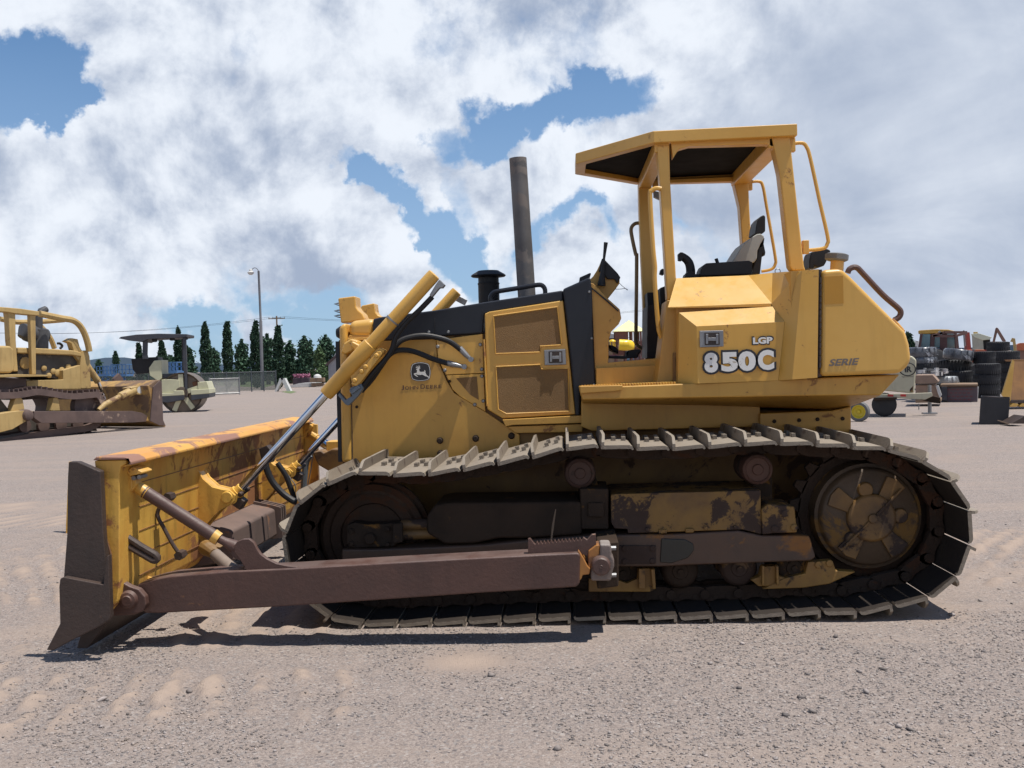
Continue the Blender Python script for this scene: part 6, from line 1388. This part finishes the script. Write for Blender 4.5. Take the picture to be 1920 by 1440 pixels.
b = MB()
for i, y_ in enumerate((940, 985, 1030, 1075)):
    for x_ in range(570+(i % 2)*30, 900, 60): CRP.slab(b, [k1(x_-19, y_-5), k1(x_+20, y_-6), k1(x_+20, y_+4), k1(x_-19, y_+5)], -.02, -.01)
b.build('print_lines', material('dull_red_print', (.22, .045, .055), (.18, .04, .05), .5), t, smooth=0)
K1S('label_sheet', [(840, 908), (890, 905), (890, 955), (840, 958)], 30.98, .01, WHITE, t, 0)
t = thing('cardboard_load', 'brown cardboard boxes with torn white film stacked behind the compressor drawbar', 'boxes', gd_(1735, 29))
K1S('carton', [(118, 745), (350, 742), (430, 830), (420, 850), (118, 858)], 29, 1.3, CARD, t); K1S('carton', [(118, 880), (380, 880), (440, 1000), (440, 1060), (118, 1080)], 29.1, 1.3, CARD, t); K1S('torn_film', [(395, 890), (430, 880), (475, 1010), (450, 1060), (420, 990)], 28.9, .05, WHITE, t); K1S('pallet', [(118, 1080), (460, 1070), (460, 1110), (118, 1120)], 29, 1.3, WOOD, t)
t = thing('scrap_heap', 'low heap of mixed scrap and white parts between the left tyre pile and the compressor', 'scrap', gd_(1750, 31.5)); t['kind'] = 'stuff'
b = MB(); rs3 = np.random.RandomState(8)
for i in range(60):
    c_ = at(*k1(rs3.uniform(130, 520), rs3.uniform(680, 745)), 31.5+rs3.rand()*1.2); b.box(c_, tuple(rs3.uniform(.06, .35, 3)*np.array([1, 1, .5])), Matrix.Rotation(rs3.rand()*3, 3, 'Z'))
b.build('scrap_pieces', material('mixed_scrap', (.16, .15, .15), (.45, .43, .42), .6, scale=4, island=.7), t, smooth=0)
K1S('black_bin', [(118, 685), (460, 690), (520, 740), (500, 1080), (118, 1080)], 32.3, .5, CHD, None, .01, 'dark steel bin standing behind the cardboard boxes', 'bin')
# steel box
Yb_ = gp(1850, 796).y; t = thing('steel_box', 'open dark rusty steel box standing on the gravel in front of the tyre stacks', 'box', gd_(1864, Yb_))
SP = Side(gp(1835, 796), -24)
DS = material('dark_box_steel', (.024, .023, .026), (.018, .018, .020), .55, spot=(.07, .05, .04), spot_amt=.25, spot_scale=3, streak=.3)
B_ = [k1(*p) for p in ((1000, 1035), (1395, 1060), (1368, 1412), (975, 1416))]
b = MB(); SP.slab(b, B_, 0, .03); b.build('front_plate', DS, t)
b = MB(); SP.slab(b, [k1(*p) for p in ((1000, 1035), (1008, 1035), (983, 1414), (975, 1414))], .03, .7); b.build('side_plate', DS, t)
b = MB(); SP.slab(b, [k1(*p) for p in ((1387, 1060), (1395, 1060), (1368, 1412), (1360, 1412))], .03, .7); b.build('side_plate', DS, t)
b = MB(); SP.slab(b, [k1(*p) for p in ((1004, 1022), (1392, 1040), (1366, 1395), (980, 1400))], .7, .73); b.build('back_plate', DS, t)
c0_ = SP.pt(*k1(1010, 1034), .05); c1_ = SP.pt(*k1(1390, 1058), .0); b = MB(); b.prism([c0_, c1_, c1_+SP.n*.5+V((0, 0, -.03)), c0_+SP.n*.35+V((.3, 0, -.03))], (0, 0, .012)); b.build('bent_lip', ARMD, t)
# yellow bucket at the right edge
Yk = 26.6; t = thing('loader_bucket', 'yellow loader bucket with pale teeth standing at the right edge of the photo', 'bucket', gd_(1915, Yk))
YB = lambda x, y, Y=Yk: at(*k1(x, y), Y)
BYL = material('bucket_yellow', (.55, .33, .08), (.48, .28, .06), .5)
b = MB(); b.prism([YB(1430, 535), YB(1455, 560), YB(1400, 1120), YB(1285, 1010), YB(1380, 700)], (0, .05, 0)); b.build('side_plate', BYL, t)
b = MB(); b.prism([YB(1430, 535), YB(2300, 520), YB(2300, 560), YB(1455, 560)], (0, .5, 0)); b.prism([YB(1450, 560, Yk+.9), YB(2300, 545, Yk+.9), YB(2300, 1080, Yk+.6), YB(1400, 1090, Yk+.6)], (0, .05, 0)); b.build('shell', material('bucket_inside', (.30, .15, .05), (.22, .11, .045), .6, streak=.3), t)
b = MB(); b.prism([YB(1395, 1090), YB(2300, 1085), YB(2300, 1120), YB(1395, 1120)], (0, .6, 0)); b.build('cutting_lip', ARMD, t)
for i in range(5):
    x_ = 1455+i*125; b = MB(); b.prism([YB(x_-62, 1160), YB(x_-20, 1118), YB(x_+50, 1125), YB(x_+62, 1150), YB(x_+30, 1172), YB(x_-50, 1175)], (0, .25, 0)); b.build('tooth', BYL, t, bevel=.02)
b = MB(); b.prism([at(*k1(1255, 1352), 20.0), at(*k1(1390, 1395), 19.7), at(*k1(1385, 1410), 19.7), at(*k1(1250, 1362), 20.0)], (0, .08, 0)); o = b.build('plank', WOOD, None, loc=at(1890, 795, 19.8)); tag(o, 'short pale plank leaning at the foot of the dark steel box', 'plank')
b = MB(); b.prism([at(*k1(1400, 1400), 20.6), at(*k1(1600, 1290), 20.6), at(*k1(1600, 1400), 20.6)], (0, .5, 0)); o = b.build('steel_wedge', ARMD, None, loc=at(1910, 795, 20.6), bevel=.01); tag(o, 'rusty steel wedge plate on the ground at the right edge, beside the steel box', 'steel plate')

# ---- tractor behind the tyres
Yt = 42; t = thing('tractor', 'tractor with tinted cab and yellow roof standing behind the tyre piles', 'tractor', gd_(1760, Yt))
def TS(name, pts, Y0, d, mat, par=t, bev=.02): return K1S(name, pts, Y0, d, mat, par, bev)
TS('cab_roof', [(155, 150), (175, 138), (400, 125), (560, 128), (655, 150), (655, 178), (400, 180), (158, 188)], Yt-.1, 1.8, material('ochre_roof', (.50, .30, .05), (.44, .25, .05), .5))
cabm = material('dark_red_cab', (.075, .03, .03), (.06, .028, .028), .6)
for pts in ([(180, 185), (215, 185), (180, 400), (150, 400)], [(320, 185), (380, 185), (370, 480), (310, 480)], [(450, 185), (545, 185), (545, 560), (440, 560)], [(640, 185), (665, 185), (690, 400), (655, 400)]): TS('cab_pillar', pts, Yt, 1.6, cabm)
TS('cab_body', [(150, 385), (700, 390), (720, 620), (150, 620)], Yt, 1.6, cabm)
for pts in ([(190, 190), (320, 190), (310, 360), (165, 370)], [(375, 190), (450, 190), (445, 370), (370, 370)], [(545, 190), (645, 190), (665, 380), (545, 400)]): TS('window', pts, Yt+.1, .04, GLS, bev=0)
TS('cab_back_window', [(190, 190), (640, 190), (650, 380), (180, 380)], Yt+1.5, .04, GLS, bev=0)
TS('bonnet', [(660, 400), (1050, 400), (1060, 640), (660, 640)], Yt+.2, 1.2, ORNP)
for x_, r_ in ((330, .85), (950, .55)):
    c_ = at(*k1(x_, 700), Yt); b = MB(); b.lathe(V((c_.x, Yt-.3, GZ+r_)), YA, [(0, r_*.5), (-.02, r_*.9), (.03, r_), (.4, r_)], 28); b.build('tyre', TYRE, t)
b = MB(); b.tube([at(*k1(770, 140), Yt), at(*k1(785, 350), Yt)], .035, 8); b.build('exhaust_pipe', GAL, t)
# brown loader frame in front of the cab
t = thing('steel_rack', 'brown steel tube frame propped in front of the tractor cab, above the wrapped tyres', 'frame', gd_(1780, 39))
RB_ = material('brown_frame', (.10, .045, .04), (.08, .04, .035), .6)
for pts in ([(350, 215), (510, 165), (810, 165)], [(350, 215), (640, 220), (810, 175)], [(640, 220), (665, 170)], [(672, 220), (690, 400)], [(435, 155), (475, 195)]):
    b = MB(); 
    for i in range(len(pts)-1): b.bar(at(*k1(*pts[i]), 39), at(*k1(*pts[i+1]), 39+.3*i), .07, .09)
    b.build('frame_tube', RB_ if pts[0][0] != 435 else GAL, t)
o = thing('red_mast', 'dark red vertical mast right of the tractor cab', 'mast', gd_(1815, 44))
b = MB(); b.prism([at(*k1(x, y), 44) for x, y in ((808, 165), (850, 165), (872, 385), (815, 385))], (0, .3, 0)); b.prism([at(*k1(x, y), 44) for x, y in ((815, 385), (872, 385), (872, 700), (815, 700))], (0, .3, 0)); b.build('post', REDP, o); b = MB(); b.prism([at(*k1(x, y), 43.8) for x, y in ((820, 400), (1050, 400), (1050, 440), (820, 440))], (0, .4, 0)); b.build('base_rail', REDP, o)
t = thing('harvester', 'cream harvester hopper with slanted open lid behind the tyre piles', 'farm machine', gd_(1840, 50))
CR2 = material('pale_cream_machine', (.40, .38, .31), (.34, .32, .26), .6)
K1S('hopper', [(880, 200), (1030, 265), (1040, 400), (890, 400)], 50, 2.5, CR2, t); K1S('lid', [(870, 190), (970, 178), (1155, 235), (1120, 262), (1030, 272), (920, 235)], 49.9, 2.6, PLAYW := material('pale_lid', (.62, .62, .48), (.58, .58, .44), .5), t); K1S('open_side', [(1025, 272), (1130, 262), (1120, 400), (1040, 400)], 50.1, 2.2, BLKR, t); K1S('lower_body', [(880, 400), (1130, 400), (1130, 900), (880, 900)], 50, 2.5, REDP, t); K1S('top_fittings', [(900, 160), (960, 160), (960, 180), (900, 185)], 50.2, 1, OLD, t)
t = thing('excavator', 'distant brown excavator with its boom folded in an inverted V above the tyres', 'excavator', gd_(1880, 78))
EXB = material('brown_boom', (.22, .12, .09), (.18, .10, .08), .6)
K1S('boom', [(1160, 290), (1200, 110), (1215, 100), (1235, 135), (1215, 200), (1190, 300)], 78, .5, EXB, t); K1S('stick', [(1215, 100), (1235, 110), (1340, 280), (1330, 300), (1290, 285), (1215, 150)], 77.6, .4, EXB, t)
K1S('house', [(1100, 290), (1350, 290), (1350, 560), (1100, 560)], 78, 3, EXB, t); K1S('tracks', [(1060, 560), (1400, 560), (1420, 720), (1050, 720)], 77.5, 4, BLKR, t)
t = thing('backhoe', 'short ochre boom end on the horizon right of the top tyre', 'boom', gd_(1900, 66))
K1S('arm', [(1400, 290), (1425, 240), (1465, 250), (1485, 400), (1490, 560), (1440, 560), (1450, 420), (1435, 300)], 66, .5, OLD, t); K1S('base', [(1380, 560), (1540, 560), (1540, 800), (1380, 800)], 66, 1.5, EXB, t)
t = thing('orange_machine', 'orange farm machine on the horizon at the right edge', 'farm machine', gd_(1912, 70))
K1S('hood', [(1490, 330), (1530, 310), (1700, 308), (1700, 410), (1490, 410)], 70, 2, ORNP, t); K1S('frame', [(1490, 410), (1700, 410), (1700, 640), (1490, 640)], 70.2, 1.5, EXB, t)
t = thing('white_truck', 'tiny pale vehicle glimpsed beside the left edge of the tractor cab', 'vehicle', gd_(1718, 75))
K1S('body', [(100, 290), (160, 280), (160, 420), (90, 420)], 75, 2, WHITE, t); K1S('chassis', [(85, 420), (170, 420), (170, 620), (85, 620)], 75, 2, CHD, t)
# roots of small dead weeds and twigs by the track
b = MB(); p = gd_(1040, 5.7)
b.tube([at(1032, 1028, 5.93), at(1037, 985, 5.94), at(1042, 955, 5.95)], [.004, .007, .003], 5); o = b.build('dry_twig', WOOD, None, loc=at(1032, 1028, 5.93)); tag(o, 'pale dry twig stuck upright above the push arm against the track frame', 'twig')
